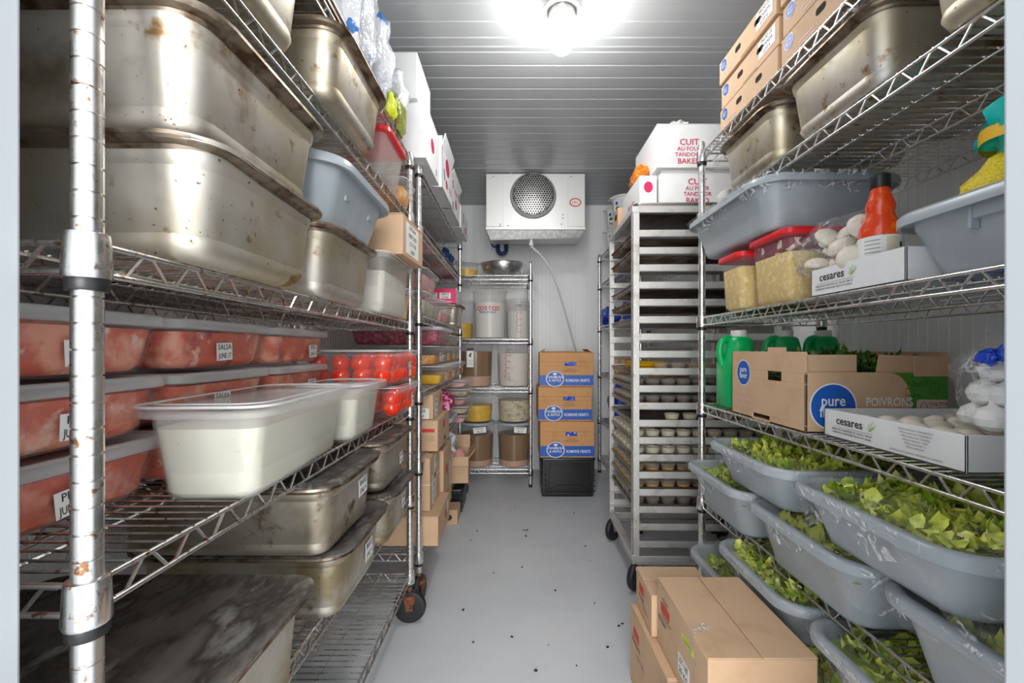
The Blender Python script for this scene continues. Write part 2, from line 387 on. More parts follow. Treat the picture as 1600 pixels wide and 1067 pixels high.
# ================================================================ wire shelving
def post_mesh(h, key):
    if key in MESHES: return MESHES[key]
    mb = MB(); prof = [(.0127, 0)]; z = .0254
    while z < h-.01:
        prof += [(.0127, z-.0012), (.0110, z-.0006), (.0110, z+.0006), (.0127, z+.0012)]; z += .0254
    prof += [(.0127, h-.004), (.010, h)]
    mb.lathe(prof, 20); MESHES[key] = mb.mesh('post', 50); return MESHES[key]
def shelf_mesh(D, L, along, key):
    """wire shelf; corners (post centres) at 0..D in x and 0..L in y; wires cross the short way"""
    if key in MESHES: return MESHES[key]
    mb = MB(); r = .0034
    def truss(a, b):
        a = Vector(a); b = Vector(b); d = (b-a); n = max(2, round(d.length/.035)); up = Vector((0,0,1))
        mb.tube([a+up*-.004, b+up*-.004], r, 8); mb.tube([a+up*-.033, b+up*-.033], r, 8)
        e = d.normalized(); m = d.length/n; pts = []
        for i in range(n):
            c0 = a+e*(i*m); z = -.006 if i % 2 else -.031
            pts += [c0+e*m*.30+up*z, c0+e*m*.70+up*z]
        mb.tube(pts, .0023, 5)
    g = .019
    truss((0, g, 0), (0, L-g, 0)); truss((D, g, 0), (D, L-g, 0))
    truss((g, 0, 0), (D-g, 0, 0)); truss((g, L, 0), (D-g, L, 0))
    if along == 'y':
        truss((D*.5, 0, 0), (D*.5, L, 0))
        n = round(L/.0235)
        for i in range(1, n): mb.tube([(-.002, L*i/n, -.0015), (D+.002, L*i/n, -.0015)], .0019, 5)
        mb.tube([(D*.25, 0, -.005), (D*.25, L, -.005)], .0022, 5); mb.tube([(D*.75, 0, -.005), (D*.75, L, -.005)], .0022, 5)
    else:
        n = round(D/.0235)
        for i in range(1, n): mb.tube([(D*i/n, -.002, -.0015), (D*i/n, L+.002, -.0015)], .0019, 5)
        mb.tube([(0, L*.5, -.006), (D, L*.5, -.006)], .0024, 5); truss((0, L*.5, -.002), (D, L*.5, -.002))
    MESHES[key] = mb.mesh('wire_shelf', 60); return MESHES[key]
def collar_mesh():
    if 'collar' not in MESHES:
        MESHES['collar'] = MB().lathe([(.0185, -.040), (.0195, -.037), (.0180, -.002), (.0172, .004), (.0155, .005)], 24).mesh('collar', 40)
        MESHES['sleeve'] = MB().lathe([(.0165, -.052), (.0172, -.050), (.0172, -.038), (.0165, -.037)], 20).mesh('sleeve', 40)
    return MESHES['collar']
def caster(parent, x, y, turn=0, rusty=True):
    m = MB(); m.lathe([(.010, .105), (.010, .150)], 12); m.lathe([(.028, .098), (.030, .104), (.026, .112), (.014, .114)], 16)
    for s in (-1, 1):
        m.add([(-.022, s*.017-.0015, .10), (.022, s*.017-.0015, .10), (.012, s*.017-.0015, .052), (-.012, s*.017-.0015, .052),
               (-.022, s*.017+.0015, .10), (.022, s*.017+.0015, .10), (.012, s*.017+.0015, .052), (-.012, s*.017+.0015, .052)],
              [(0,1,2,3), (7,6,5,4), (0,4,5,1), (1,5,6,2), (2,6,7,3), (3,7,4,0)])
    c = m.build('caster', 'rust' if rusty else 'aluminium', parent); c.location = (x, y, 0); c.rotation_euler = (0, 0, turn)
    w_ = MB(); R = Matrix.Rotation(pi/2, 4, 'X'); prof = [(.020, -.012), (.050, -.014), (.060, -.012), (.0635, -.006), (.0635, .006), (.060, .012), (.050, .014), (.020, .012)]
    w_.lathe(prof, 28, M=Matrix.Translation((0, 0, .0635)) @ R); w_.build('wheel', 'wheel_rubber', c)
    return c
def wire_unit(label, x0, y0, D, L, levels, ph, along='y', mtl='chrome', casters=False, post_from=0.0, corner=(1,1,1,1), key=''):
    t = thing('wire_shelving_unit', label, 'shelving unit', (x0, y0, 0))
    cz = .14 if casters else post_from
    pm = post_mesh(ph-cz, 'post%s%.2f' % (mtl, ph-cz)); sm = shelf_mesh(D, L, along, 'sh%s%.2f%.2f' % (mtl, D, L)); cm = collar_mesh()
    for i, (x, y) in enumerate(((0,0), (D,0), (0,L), (D,L))):
        if not corner[i]: continue
        p = part('post', pm, mtl, t, (x, y, cz))
        if casters: caster(t, x, y, .5+.9*i)
        else: part('foot', MB().lathe([(.014, 0), (.014, .022), (.010, .024)], 16).mesh('foot'), 'black_plastic', t, (x, y, 0))
    for z in levels:
        s = part('shelf', sm, mtl, t, (0, 0, H+z))
        for (x, y) in ((0,0), (D,0), (0,L), (D,L)):
            part('collar', cm, mtl, s, (x, y, 0)); part('sleeve', MESHES['sleeve'], 'black_plastic', s, (x, y, 0))
    return t
LA = [.765, .533, .109, -.228, -.578, -.885]     # shelf surfaces above/below the lens
LB = [.778, .515, .150, -.182, -.478, -.860]
LG = [.585, .085, -.300, -.940]
RA = [.752, .514, .125, -.206, -.568, -.885]
RB = [.810, .570, .200, -.200, -.600, -.930]
DP = .457
wire_unit('wheeled rusty wire shelving unit just inside the door on the left, loaded with steel pans', -.42-DP, .433, DP, 1.317, LA, H+.78, mtl='chrome_rusty', casters=True)
wire_unit('wheeled chrome wire shelving unit farther along the left wall, loaded with white boxes and cartons', -.41-DP, 1.865, DP, 1.37, LB, H+.80, casters=True)
wire_unit('low chrome wire shelving unit against the back wall holding round plastic buckets', -.80, 3.47, .916, .43, LG, H+.69, along='x')
wire_unit('chrome wire shelving unit on the right by the door, loaded with grey tubs of lettuce', .71, .40, DP, 1.285, RA, H+.79)
wire_unit('narrow chrome wire shelving unit in the back right corner behind the rolling rack', .735, 2.60, .43, 1.28, RB, H+.83)

# ================================================================ the rolling sheet pan rack
RX, RY = .520, 1.965; RLX, RLY = .655, .56
rack = thing('sheet_pan_rack', 'tall aluminium rolling rack with twenty pairs of runners, standing right of the aisle', 'rack', (RX, RY, 0), radians(-1.2))
def channel(mb, x, y, z0, z1, sx, sy, w_=.030, t=.004):
    mb.box(*sorted((x, x+sx*w_)), *sorted((y, y+sy*t)), z0, z1); mb.box(*sorted((x, x+sx*t)), *sorted((y, y+sy*w_)), z0, z1)
ZT = H+.617
for (x, y, sx, sy) in ((0,0,1,1), (RLX,0,-1,1), (0,RLY,1,-1), (RLX,RLY,-1,-1)):
    m = MB(); channel(m, x, y, .135, ZT, sx, sy)
    p = m.build('upright', 'aluminium', rack, bevel=.0008)
    rv = MB()
    for k in range(20):
        z = H+.505-k*.0764
        rv.lathe([(.0, -.0012), (.0032, -.001), (.0028, .001), (.0, .0016)], 8, M=Matrix.Translation((x+sx*.013, y-sy*.0008, z)) @ Matrix.Rotation(pi/2, 4, 'X'))
        rv.lathe([(.0, -.0012), (.0032, -.001), (.0028, .001), (.0, .0016)], 8, M=Matrix.Translation((x-sx*.0008, y+sy*.013, z)) @ Matrix.Rotation(pi/2, 4, 'Y'))
    rv.build('rivets', 'chrome', p)
    c = caster(rack, x+sx*.02, y+sy*.02, .8, rusty=False)
RACKZ = []
me = MB().box(0, RLX, 0, .0035, -.016, .016).box(0, RLX, 0, .034, -.016, -.0125).mesh('runner')
me2 = MB().box(0, RLX, -.0035, 0, -.016, .016).box(0, RLX, -.034, 0, -.016, -.0125).mesh('runner')
for k in range(20):
    z = H+.517-k*.0770; RACKZ.append(z-.0125)
    part('runner', me, 'aluminium', rack, (0, .004, z)); part('runner', me2, 'aluminium', rack, (0, RLY-.004, z))
for (a, b) in (((0, 0), (RLX, 0)), ((0, RLY), (RLX, RLY)), ((0, 0), (0, RLY)), ((RLX, 0), (RLX, RLY))):
    m = MB(); m.box(min(a[0],b[0])-.001, max(a[0],b[0])+(.03 if a[0]==b[0]==0 else .001), min(a[1],b[1])-.001, max(a[1],b[1])+(.001), ZT-.012 , ZT+.018)
    if a[0] == b[0]:
        m = MB(); x = a[0]; s = 1 if x == 0 else -1
        m.box(*sorted((x-s*.002, x+s*.028)), -.002, RLY+.002, ZT-.006, ZT+.020); m2 = MB().box(*sorted((x-s*.002, x+s*.028)), -.002, RLY+.002, .135, .165)
    else:
        m = MB(); y = a[1]; s = 1 if y == 0 else -1
        m.box(0, RLX, *sorted((y-s*.001, y+s*.026)), ZT-.008, ZT+.020); m2 = MB().box(0, RLX, *sorted((y-s*.001, y+s*.026)), .135, .160)
    m.build('top_rail', 'aluminium', rack, bevel=.001); m2.build('bottom_rail', 'aluminium', rack, bevel=.001)
def rackpt(x, y, z):
    a = radians(-1.2); return (RX+x*cos(a)-y*sin(a), RY+x*sin(a)+y*cos(a), z)

# ================================================================ lamp
t = thing('ceiling_light', 'lit jelly-jar ceiling lamp with a frosted glowing globe over the aisle', 'lamp', (.173, 1.66, CEIL))
MB().lathe([(.050, -.034), (.070, -.030), (.085, 0)], 32).build('base', 'galvanised', t)
MB().lathe([(.046, -.064), (.05, -.060), (.050, -.022)], 32).build('socket', 'galvanised', t)
MB().lathe([(.0, -.186), (.022, -.183), (.036, -.172), (.0425, -.155), (.0425, -.108), (.036, -.098), (.02, -.094), (.0, -.094)], 32).build('globe', 'glass_globe', t)
MB().lathe([(.030, -.066), (.026, -.080), (.020, -.093)], 24).build('bulb_neck', 'white_plastic', t)
MB().lathe([(.0435, -.106), (.044, -.085), (.038, -.068), (.036, -.062)], 32).build('jar_neck', 'lamp_glass', t)
# ================================================================ evaporator
ex0, ex1, ey = -.218, .508, 3.25
ev = thing('evaporator_unit', 'white ceiling-hung evaporator with a round fan guard on the back wall', 'evaporator', ((ex0+ex1)/2, ey, H+.89))
hw = (ex1-ex0)/2; hh = .405
MB().box(-hw, hw, 0, .46, .0, hh).build('housing', 'evaporator_white', ev, bevel=.004)
for s in (-1, 1): MB().box(*sorted((s*(hw-.0), s*(hw-.125))), -.004, 0, .015, hh-.005).build('end_panel', 'evaporator_white', ev, bevel=.002)
MB().box(-hw-.004, hw+.004, -.010, .02, -.010, .012).build('front_lip', 'evaporator_white', ev, bevel=.002)
MB().add([(-hw,0,-.004),(hw,0,-.004),(hw,.46,-.004),(-hw,.46,-.004),(-hw+.03,.03,-.078),(hw-.03,.03,-.060),(hw-.03,.45,-.008),(-hw+.03,.45,-.008)],
         [(0,3,2,1)[::-1],(4,5,6,7)[::-1],(0,1,5,4)[::-1],(1,2,6,5)[::-1],(2,3,7,6)[::-1],(3,0,4,7)[::-1]]).build('drain_pan', 'galvanised', ev)
fx, fz, fr = -.018, hh-.165, .158
RM = Matrix.Translation((fx, 0, fz)) @ Matrix.Rotation(pi/2, 4, 'X')
fg = MB(); fg.lathe([(fr+.01, .001), (fr+.012, .004), (fr+.004, .010), (fr, .035), (fr-.006, .045), (fr-.010, .040), (fr-.006, .010), (fr-.008, .002)], 48, M=RM, caps=False)
fg.build('fan_ring', 'galvanised', ev)
MB().lathe([(.0, .0008), (fr-.006, .0008), (fr-.006, .0016), (.0, .0016)], 40, M=RM).build('fan_opening', 'dark_hole', ev)
fb = MB(); fb.lathe([(.0, .004), (.035, .004), (.03, .014), (.0, .018)], 24, M=RM)
for k in range(4):
    a = k*pi/2+.4; R = RM @ Matrix.Rotation(a, 4, 'Z')
    fb.add([(.03,-.02,.004), (.14,-.045,.003), (.145,.045,.012), (.03,.02,.014)], [(0,1,2,3)], R)
fb.build('fan_blades', 'dark_hole', ev)
# guard: dished sheet with a honeycomb of holes
gm = MB(); p_ = .0180; rr0 = p_*.40
cells = []
for i in range(-12, 13):
    for j in range(-12, 13):
        x = (i+.5*(j % 2))*p_; y = j*p_*.866
        if math.hypot(x, y) < fr-.012: cells.append((x, y))
for (x, y) in cells:
    n = 6; o_ = []; i_ = []
    for k in range(n):
        a = pi/6+k*pi/3; ox, oy = x+p_*.577*cos(a), y+p_*.577*sin(a); ix, iy = x+rr0*cos(a), y+rr0*sin(a)
        dz = lambda q, w_: .036+.018*(1-(math.hypot(q, w_)/fr)**2)
        o_.append((ox, oy, dz(ox, oy))); i_.append((ix, iy, dz(ix, iy)))
    gm.add(o_+i_, [(k, (k+1) % n, n+(k+1) % n, n+k) for k in range(n)], RM)
gm.build('fan_guard', 'galvanised', ev)
for s in (-1, 1):
    m = MB(); m.lathe([(.006, 0), (.006, CEIL-(H+.89)-hh+.004)], 10, c=(fx+s*.17+.005, .012, hh)); m.lathe([(.014, .004), (.014, .012)], 6, c=(fx+s*.17+.005, .012, hh)); m.build('hanger_bolt', 'galvanised', ev)
for x, z in ((-.26,.03), (-.26,.015), (.2,.10), (.2,.075), (-.20,.02), (.19,.03), (-.31,hh-.025), (.26,hh-.025)):
    MB().lathe([(.004, 0), (.004, .004), (.0, .005)], 8, M=Matrix.Translation((x, -.004, z)) @ Matrix.Rotation(pi/2, 4, 'X')).build('screw', 'dark_fan', ev)
F = Face(ev, (0,-.005,hh/2), (1,0,0), (0,0,1), hw, hh/2)
F.disc(.292, -.012, .032, 'ink_red', sx=1.35, name='badge'); F.disc(.292, -.012, .024, 'ink_white', sx=1.45, off=.001, name='badge_field'); F.text('LRC', .292, -.012, .026, 'ink_red')
MB().lathe([(.012, -.115), (.017, -.113), (.017, -.095), (.012, -.092), (.012, -.06)], 12, c=(-.03, .06, 0)).build('drain_fitting', 'white_plastic', ev)
hose = MB()
pts = [(0,0,-.004), (.03,0,-.03), (.09,.02,-.08), (.16,.04,-.18), (.245,.13,-.40), (.345,.26,-.69), (.42,.34,-.95), (.46,.38,-1.25), (.47,.40,-1.74)]
def smooth(P, k=3):
    for _ in range(k):
        Q = [P[0]]
        for a, b in zip(P[:-1], P[1:]):
            a = Vector(a); b = Vector(b); Q += [tuple(a*.75+b*.25), tuple(a*.25+b*.75)]
        P = Q+[P[-1]]
    return P
hose.tube(smooth(pts), .0085, 8)
o = hose.build('drain_hose', 'hose'); o.location = (.115, 3.31, H+.776); tag(o, 'pale drain hose curving down from the evaporator behind the stacked lettuce cartons', 'hose')
t = thing('pipe_trap', 'dark blue U-shaped pipe loop hanging under the evaporator', 'pipe', (-.12, 3.85, H+.905))
m = MB(); m.tube([(-.036,0,.06),(-.036,0,-.035)]+[(-.036*cos(a),0,-.035-.036*sin(a)) for a in [pi*k/10 for k in range(1,10)]]+[(.036,0,-.035),(.036,0,.06)], .018, 12); m.build('loop', 'blue_pipe', t)
m = MB(); m.tube([(-.09,0,.06),(-.09,0,.01),(-.075,0,-.01),(-.036,0,-.01)], .007, 8); m.build('branch', 'blue_pipe', t)
# ================================================================ vessels
def vessel(hx, hy, h, r, tap, lip, th=.002, rb=.018, roll=.004, dent=0, seed=0):
    """open pan, tub or box: tapered rounded walls, rounded bottom, flanged and rolled rim"""
    bx, by = hx-lip-tap, hy-lip-tap; wx, wy = hx-lip, hy-lip; R = r
    rings = [rr(bx-rb, by-rb, R*.5, 0), rr(bx-rb*.3, by-rb*.3, R*.75, rb*.3), rr(bx, by, R*.8, rb)]
    k = 4; st = .006 if dent else 0; dz = .034 if dent else .022
    for i in range(1, k+1): rings.append(rr(bx+(wx-bx)*i/k*.93-st, by+(wy-by)*i/k*.93-st, R*.9, rb+(h-dz-rb)*i/k))
    if dent: rings += [rr(wx-.002, wy-.002, R, h-dz+.006)]
    rings += [rr(wx, wy, R, h-.016), rr(wx, wy, R, h-.004), rr(hx, hy, R+lip, h-.004-roll), rr(hx+.001, hy+.001, R+lip, h-roll*.5), rr(hx-.002, hy-.002, R+lip, h),
              rr(wx-th, wy-th, R, h-.001), rr(wx-th*1.5, wy-th*1.5, R, h-.014), rr(bx-th, by-th, R*.8, rb+th), rr(bx-rb, by-rb, R*.5, th)]
    if dent:
        out = []
        for q in rings: out.append([tuple(Vector(p)+Vector((1,1,0))*0+Vector((dent*noise.noise(Vector(p)*9+Vector((seed,0,0))), dent*noise.noise(Vector(p)*9+Vector((0,seed,5))), 0))) for p in q])
        rings = out
    return MB().loft(rings)
def slab(hx, hy, r, z0, z1, lump=0, fr=14, seed=0, n=5, grow=0):
    """filling with a lumpy top"""
    rings = [rr(hx-.008, hy-.008, r, z0, n), rr(hx, hy, r, z0+.010, n)]
    hx += grow; hy += grow; rings.append(rr(hx, hy, r, z1, n))
    for k in (.92, .75, .5, .25, .05):
        rings.append([(x, y, z1+lump*noise.noise(Vector((x*fr, y*fr, seed)))) for x, y, z in rr(hx*k, hy*k, r*k, z1, n)])
    return MB().loft(rings)
def flat_lid(hx, hy, r, z, t=.012, skirt=.012, recess=.006):
    rings = [rr(hx, hy, r, z-skirt), rr(hx+.002, hy+.002, r, z-skirt+.002), rr(hx+.001, hy+.001, r, z+t-.003), rr(hx-.003, hy-.003, r, z+t)]
    rings += [rr(hx-.014, hy-.014, r*.8, z+t), rr(hx-.018, hy-.018, r*.8, z+t-recess), rr(hx*.4, hy*.4, r*.4, z+t-recess-.0005), rr(.01, .01, .004, z+t-recess)]
    return MB().loft(rings)

def pan(label, x0, x1, y0, y1, z, h, rot=0, m='steel_pan', group=None, lid=None, tag_=None, dent=.002, seed=0, name='hotel_pan', lip=.016, handle=True):
    hx = (x1-x0)/2; hy = (y1-y0)/2
    t = thing(name, label, 'pan', ((x0+x1)/2, (y0+y1)/2, H+z), rot, group)
    vessel(hx, hy, h, .045, .012, lip, rb=.022, dent=dent, seed=seed).build('body', m, t, ang=50)
    rim = MB(); rim.loft([rr(hx-lip+.001, hy-lip+.001, .046, h-.016), rr(hx-lip+.003, hy-lip+.003, .046, h-.011), rr(hx, hy, .045+lip, h-.0095), rr(hx+.003, hy+.003, .048+lip, h-.006), rr(hx+.0025, hy+.0025, .048+lip, h-.001), rr(hx-.002, hy-.002, .045+lip, h+.001), rr(hx-lip-.001, hy-lip-.001, .045, h+.0008)], False, False); rim.build('rim', 'pan_rim', t)
    if lid:
        l = MB(); R = .05
        rings = [rr(hx+.002, hy+.002, R, h), rr(hx+.003, hy+.003, R, h+.004), rr(hx-.004, hy-.004, R, h+.007), rr(hx-.020, hy-.020, R*.8, h+.007), rr(hx-.030, hy-.030, R*.8, h+.001)]
        for k in (.7, .45): rings.append(rr((hx-.03)*k, (hy-.03)*k, R*.6, h+.0015))
        rings += [rr(.01, .01, .004, h+.0015)]
        l.loft(rings); lo = l.build('lid', lid, t, ang=50)
        if handle:
            e = MB(); n = 28; ring = lambda q, z_: [(q*1.0*cos(2*pi*i/n), q*.62*sin(2*pi*i/n), z_) for i in range(n)]
            e.loft([ring(.075, h+.0015), ring(.070, h+.005), ring(.064, h+.006), ring(.058, h+.0035), ring(.004, h+.0028)], False, True)
            e.build('handle_recess', lid, lo)
    F = faces(t, hx-.022, hy-.022, h)
    if tag_:
        u, v, w_, h_ = tag_[:4]
        F['+x'].tape(u, v, w_, h_, tag_[4] if len(tag_) > 4 else ['BRAISE', 'JUNE 14'], a=.05)
    return t, F

def clear_box(label, x0, x1, y0, y1, z, h, fill, level, rot=0, group=None, lid='clear_plastic', body='clear_plastic', lump=.008, tape=None, name='food_container', lidm=None, r=.028, taper=.012, lip=.010, seed=0, film=False):
    """food storage container: body, lid, filling"""
    hx = (x1-x0)/2; hy = (y1-y0)/2; hb = h-.012
    t = thing(name, label, 'food container', ((x0+x1)/2, (y0+y1)/2, H+z), rot, group)
    vessel(hx, hy, hb, r, taper, lip, rb=.012, th=.0015, roll=.006).build('body', body, t, ang=50)
    if fill: slab(hx-lip-taper-.001, hy-lip-taper-.001, r*.85, .004, level, lump, 20, seed, grow=taper*.9*level/hb).build('filling', fill, t, ang=60)
    if lid: flat_lid(hx+.002, hy+.002, r+lip, hb-.001, .010, .008).build('lid', lid, t, ang=50)
    if lid in ('clear_plastic', 'milky_plastic'):
        m = MB(); m.tube(rr(hx+.003, hy+.003, r+lip, h-.005, 6), .0022, 6, closed=True); m.tube(rr(hx-.014, hy-.014, r+lip*.6, h-.002, 6), .0012, 5, closed=True); m.build('rim', 'frosted_lid', t, ang=60)
    F = faces(t, hx-lip*1.0+.001, hy-lip+.001, h)
    return t, F

# ================================================================ LEFT UNIT, from the door inward
XF = -.42
# third shelf: two nested deep pans, a third pan with a grey tub on it, clear bin and carton
s = LA[2]
pan('deep dented steel hotel pan nearest the door on the left, lower of the stacked pair', -.725, -.352, .500, .845, s, .142, m='steel_pan', seed=1, dent=.004)
pan('deep dented steel hotel pan stacked on top of another nearest the door at upper left', -.720, -.352, .490, .850, s+.144, .150, m='steel_pan', seed=2, dent=.004)
pan('smaller dented steel hotel pan standing under the grey tub on the left shelf', -.720, -.368, .880, 1.215, s, .150, seed=3, dent=.004)
def bus_tub(label, x0, x1, y0, y1, z, h=.15, rot=0, rx=0, ry=0, group=None, name='bus_tub', film=0, seed=0, handles=True):
    hx = (x1-x0)/2; hy = (y1-y0)/2
    t = thing(name, label, 'tub', ((x0+x1)/2, (y0+y1)/2, H+z), rot, group, rx, ry)
    key = 'tub%.3f%.3f%.3f' % (hx, hy, h)
    if key not in MESHES:
        lip = .022; tap = .030; R = .055; th = .003
        bx, by, wx, wy = hx-lip-tap, hy-lip-tap, hx-lip, hy-lip
        rings = [rr(bx-.014, by-.014, R*.6, 0, 7), rr(bx-.003, by-.003, R*.8, .004, 7), rr(bx, by, R*.85, .012, 7), rr((bx+wx)/2, (by+wy)/2, R*.95, h*.5, 7), rr(wx-.003, wy-.003, R, h-.028, 7),
                 rr(wx, wy, R+.003, h-.012, 7), rr(hx-.006, hy-.006, R+lip, h-.014, 7), rr(hx-.004, hy-.004, R+lip, h-.022, 7), rr(hx, hy, R+lip, h-.022, 7), rr(hx, hy, R+lip, h-.006, 7), rr(hx-.005, hy-.005, R+lip, h, 7),
                 rr(wx+.002, wy+.002, R, h, 7), rr(wx-th, wy-th, R, h-.006, 7), rr(bx-th, by-th, R*.85, .014, 7), rr(bx-.014, by-.014, R*.6, .004, 7)]
        MESHES[key] = MB().loft(rings).mesh('tub_body', 50)
    part('body', MESHES[key], 'grey_tub', t)
    return t, faces(t, hx-.022, hy-.022, h)
def tub_handles(t, hx, hy, h, side='x'):
    """moulded hand grips below the rim"""
    for s_ in (-1, 1):
        m = MB(); m.box(-.045, .045, 0, .012, -.040, -.012); m.box(-.045, -.039, 0, .016, -.055, -.012); m.box(.039, .045, 0, .016, -.055, -.012)
        o = m.build('hand_grip', 'grey_tub', t, bevel=.002)
        if side == 'x': o.location = (s_*(hx-.030), 0, h); o.rotation_euler = (0, 0, -pi/2 if s_ > 0 else pi/2)
        else: o.location = (0, s_*(hy-.030), h); o.rotation_euler = (0, 0, 0 if s_ > 0 else pi)
t, F = bus_tub('grey plastic bus tub resting on a steel pan at upper left', -.80, -.345, .86, 1.27, s+.152, .135, group=None)
for yy in (-.075, .075):
    m = MB(); m.box(.180, .196, yy-.012, yy+.012, .070, .115); m.build('rib', 'grey_tub', t, bevel=.004)
m = MB(); m.add([(x_, y_, .136+.006*noise.noise(Vector((x_*30, y_*30, 0)))) for x_ in (-.22,-.1,0,.1,.2,.222) for y_ in [-.2+.04*i for i in range(11)]], [(a*11+b, (a+1)*11+b, (a+1)*11+b+1, a*11+b+1) for a in range(5) for b in range(10)]); m.build('plastic_wrap', 'cling_film', t)
clear_box('milky square bin of pale rice on the left shelf beneath a small carton', -.66, -.375, 1.29, 1.60, s, .185, 'rice', .125, lid='milky_plastic', body='milky_plastic', r=.02, name='food_container')
t, F = carton('small_carton', 'small brown carton with a white shipping label, lying on a milky rice bin', 'carton', -.62, -.345, 1.37, 1.62, s+.187, s+.315, rot=radians(-2))
F['+x'].tape(-.015, -.002, .15, .10, ['LOT 0614', 'KEEP COLD', '12 X 1 KG', '00457'], size=.018)
t, F = clear_box('narrow clear container standing behind the rice bin by the left posts', -.56, -.40, 1.63, 1.735, s, .12, 'orange_food', .09, r=.015)
# second shelf from top
s = LA[1]
pan('steel hotel pan hanging over the shelf edge at the very top left', -.77, -.372, .450, .845, s, .155, seed=5, dent=.003)
pan('steel hotel pan on the upper left shelf in front of the plastic bags', -.72, -.355, .900, 1.255, s, .150, seed=6, dent=.003)
clear_box('white food box with a bright red lid on the upper left shelf', -.60, -.385, 1.33, 1.56, s, .15, None, 0, lid='red_lid', body='milky_plastic', r=.02)
clear_box('clear container of orange food on the upper left shelf beside the posts', -.60, -.395, 1.58, 1.735, s, .09, 'orange_food', .06, r=.02, lid='clear_plastic')
# stack of baking trays over the second pan
for k in range(3):
    mb = vessel(.17, .15, .018, .01, .006, .008, rb=.003, th=.001, roll=.002)
    o = mb.build('baking_tray', 'dark_tray'); o.location = (-.60, 1.08, H+LA[0]+.002+k*.020)
    tag(o, ['brown baking tray, bottom of the three on the top left shelf', 'brown baking tray, middle of the three on the top left shelf', 'brown baking tray, topmost of the three on the top left shelf'][k], 'tray', 'baking trays on the top left shelf')
# bags on the top shelf
def bag(name, label, c, r, m, seed, cat='bag', amp=.22, fr=2.3, rot=0, tuft=None, base=True, nu=28, nv=18):
    t = thing(name, label, cat, (c[0], c[1], c[2]), rot)
    mb = MB(); mb.blob((0, 0, r[2]), r, seed, amp, fr, nu, nv, minz=.0 if base else None)
    # fine creases
    mb.v = [tuple(Vector(p)+Vector((1,1,1))*.007*noise.noise(Vector(p)*38+Vector((seed,0,0)))) for p in mb.v]
    mb.v = [(p[0], p[1], max(p[2], 0)) for p in mb.v]
    mb.build('bag_body', m, t, ang=60)
    if tuft:
        q = MB(); ux, uy, uz, hh_ = tuft; n = 20
        rings = [[(ux+k*(1+.35*sin(7*2*pi*i/n+seed))*cos(2*pi*i/n), uy+k*(1+.35*sin(7*2*pi*i/n+seed))*sin(2*pi*i/n), uz+z_) for i in range(n)] for k, z_ in ((.02, 0), (.008, hh_*.35), (.028, hh_), (.010, hh_*.96))]
        q.loft(rings); q.build('gathered_neck', m, t, ang=60)
    return t
s = H+LA[0]
bag('plastic_bag', 'tall pale plastic bag with blue print on the top left shelf, nearest the door', (-.47, 1.20, s), (.085, .10, .19), 'pale_bag', 3, tuft=(0, .02, .33, .10))
bag('plastic_bag', 'crumpled pale plastic bag with blue print, middle of the bags on the top left shelf', (-.47, 1.38, s), (.075, .09, .15), 'pale_bag', 8, tuft=(0, 0, .26, .09))
bag('plastic_bag', 'pale plastic bag with blue patches beside the white boxes at top left', (-.47, 1.60, s), (.07, .075, .14), 'pale_bag', 14)
bag('plastic_bag', 'olive green bag standing on the top left shelf next to the white boxes', (-.42, 1.60, s), (.018, .06, .085), 'olive_bag', 21, amp=.1)
bag('plastic_bag', 'lime yellow bag poking out between the pale bags at top left', (-.415, 1.47, s), (.018, .035, .045), 'lime_bag', 25, amp=.1)

# fourth shelf: nine boxes of marinated meat at the back, two tubs of white sauce, two boxes of tomatoes
s = LA[3]
rowname = ['nearest the door', 'second from the door', 'farthest from the door']
for c, (y0, y1) in enumerate(((.445, .727), (.737, 1.030), (1.040, 1.345))):
    for k in range(3):
        lv = ['bottom', 'middle', 'top'][k]
        t, F = clear_box('clear box of red marinated meat, %s of the stack %s' % (lv, rowname[c]), -.865, -.565, y0, y1, s+k*.0955, .094, 'tomato_meat', .068, group='boxes of marinated meat on the left shelf', lid='frosted_lid', body='clear_plastic', seed=k+3*c, lump=.02)
        txt = [['PITA', 'JUNE 17'], ['SALSA', 'JUNE 17'], ['PITA', 'JUNE 17']][c]
        F['+x'].tape([-.008, -.02, .05][c]+(k-1)*.006, -.014, .046, .034, txt, a=(.10, -.03, .04)[k])
def sauce_tub(label, x0, x1, y0, y1, z, h, rot, seed):
    t, F = clear_box(label, x0, x1, y0, y1, z, h, 'white_cream', h-.040, rot=rot, lid='clear_plastic', body='milky_plastic', r=.03, lump=.002, name='sauce_tub', taper=.014, lip=.016)
    return t
sauce_tub('large milky tub of white sauce with a clear lid, nearer of the two', -.570, -.372, .630, 1.040, s, .150, radians(3), 1)
sauce_tub('smaller milky tub of white sauce, farther of the two, against the tomato boxes', -.545, -.372, 1.050, 1.300, s, .145, radians(2), 2)
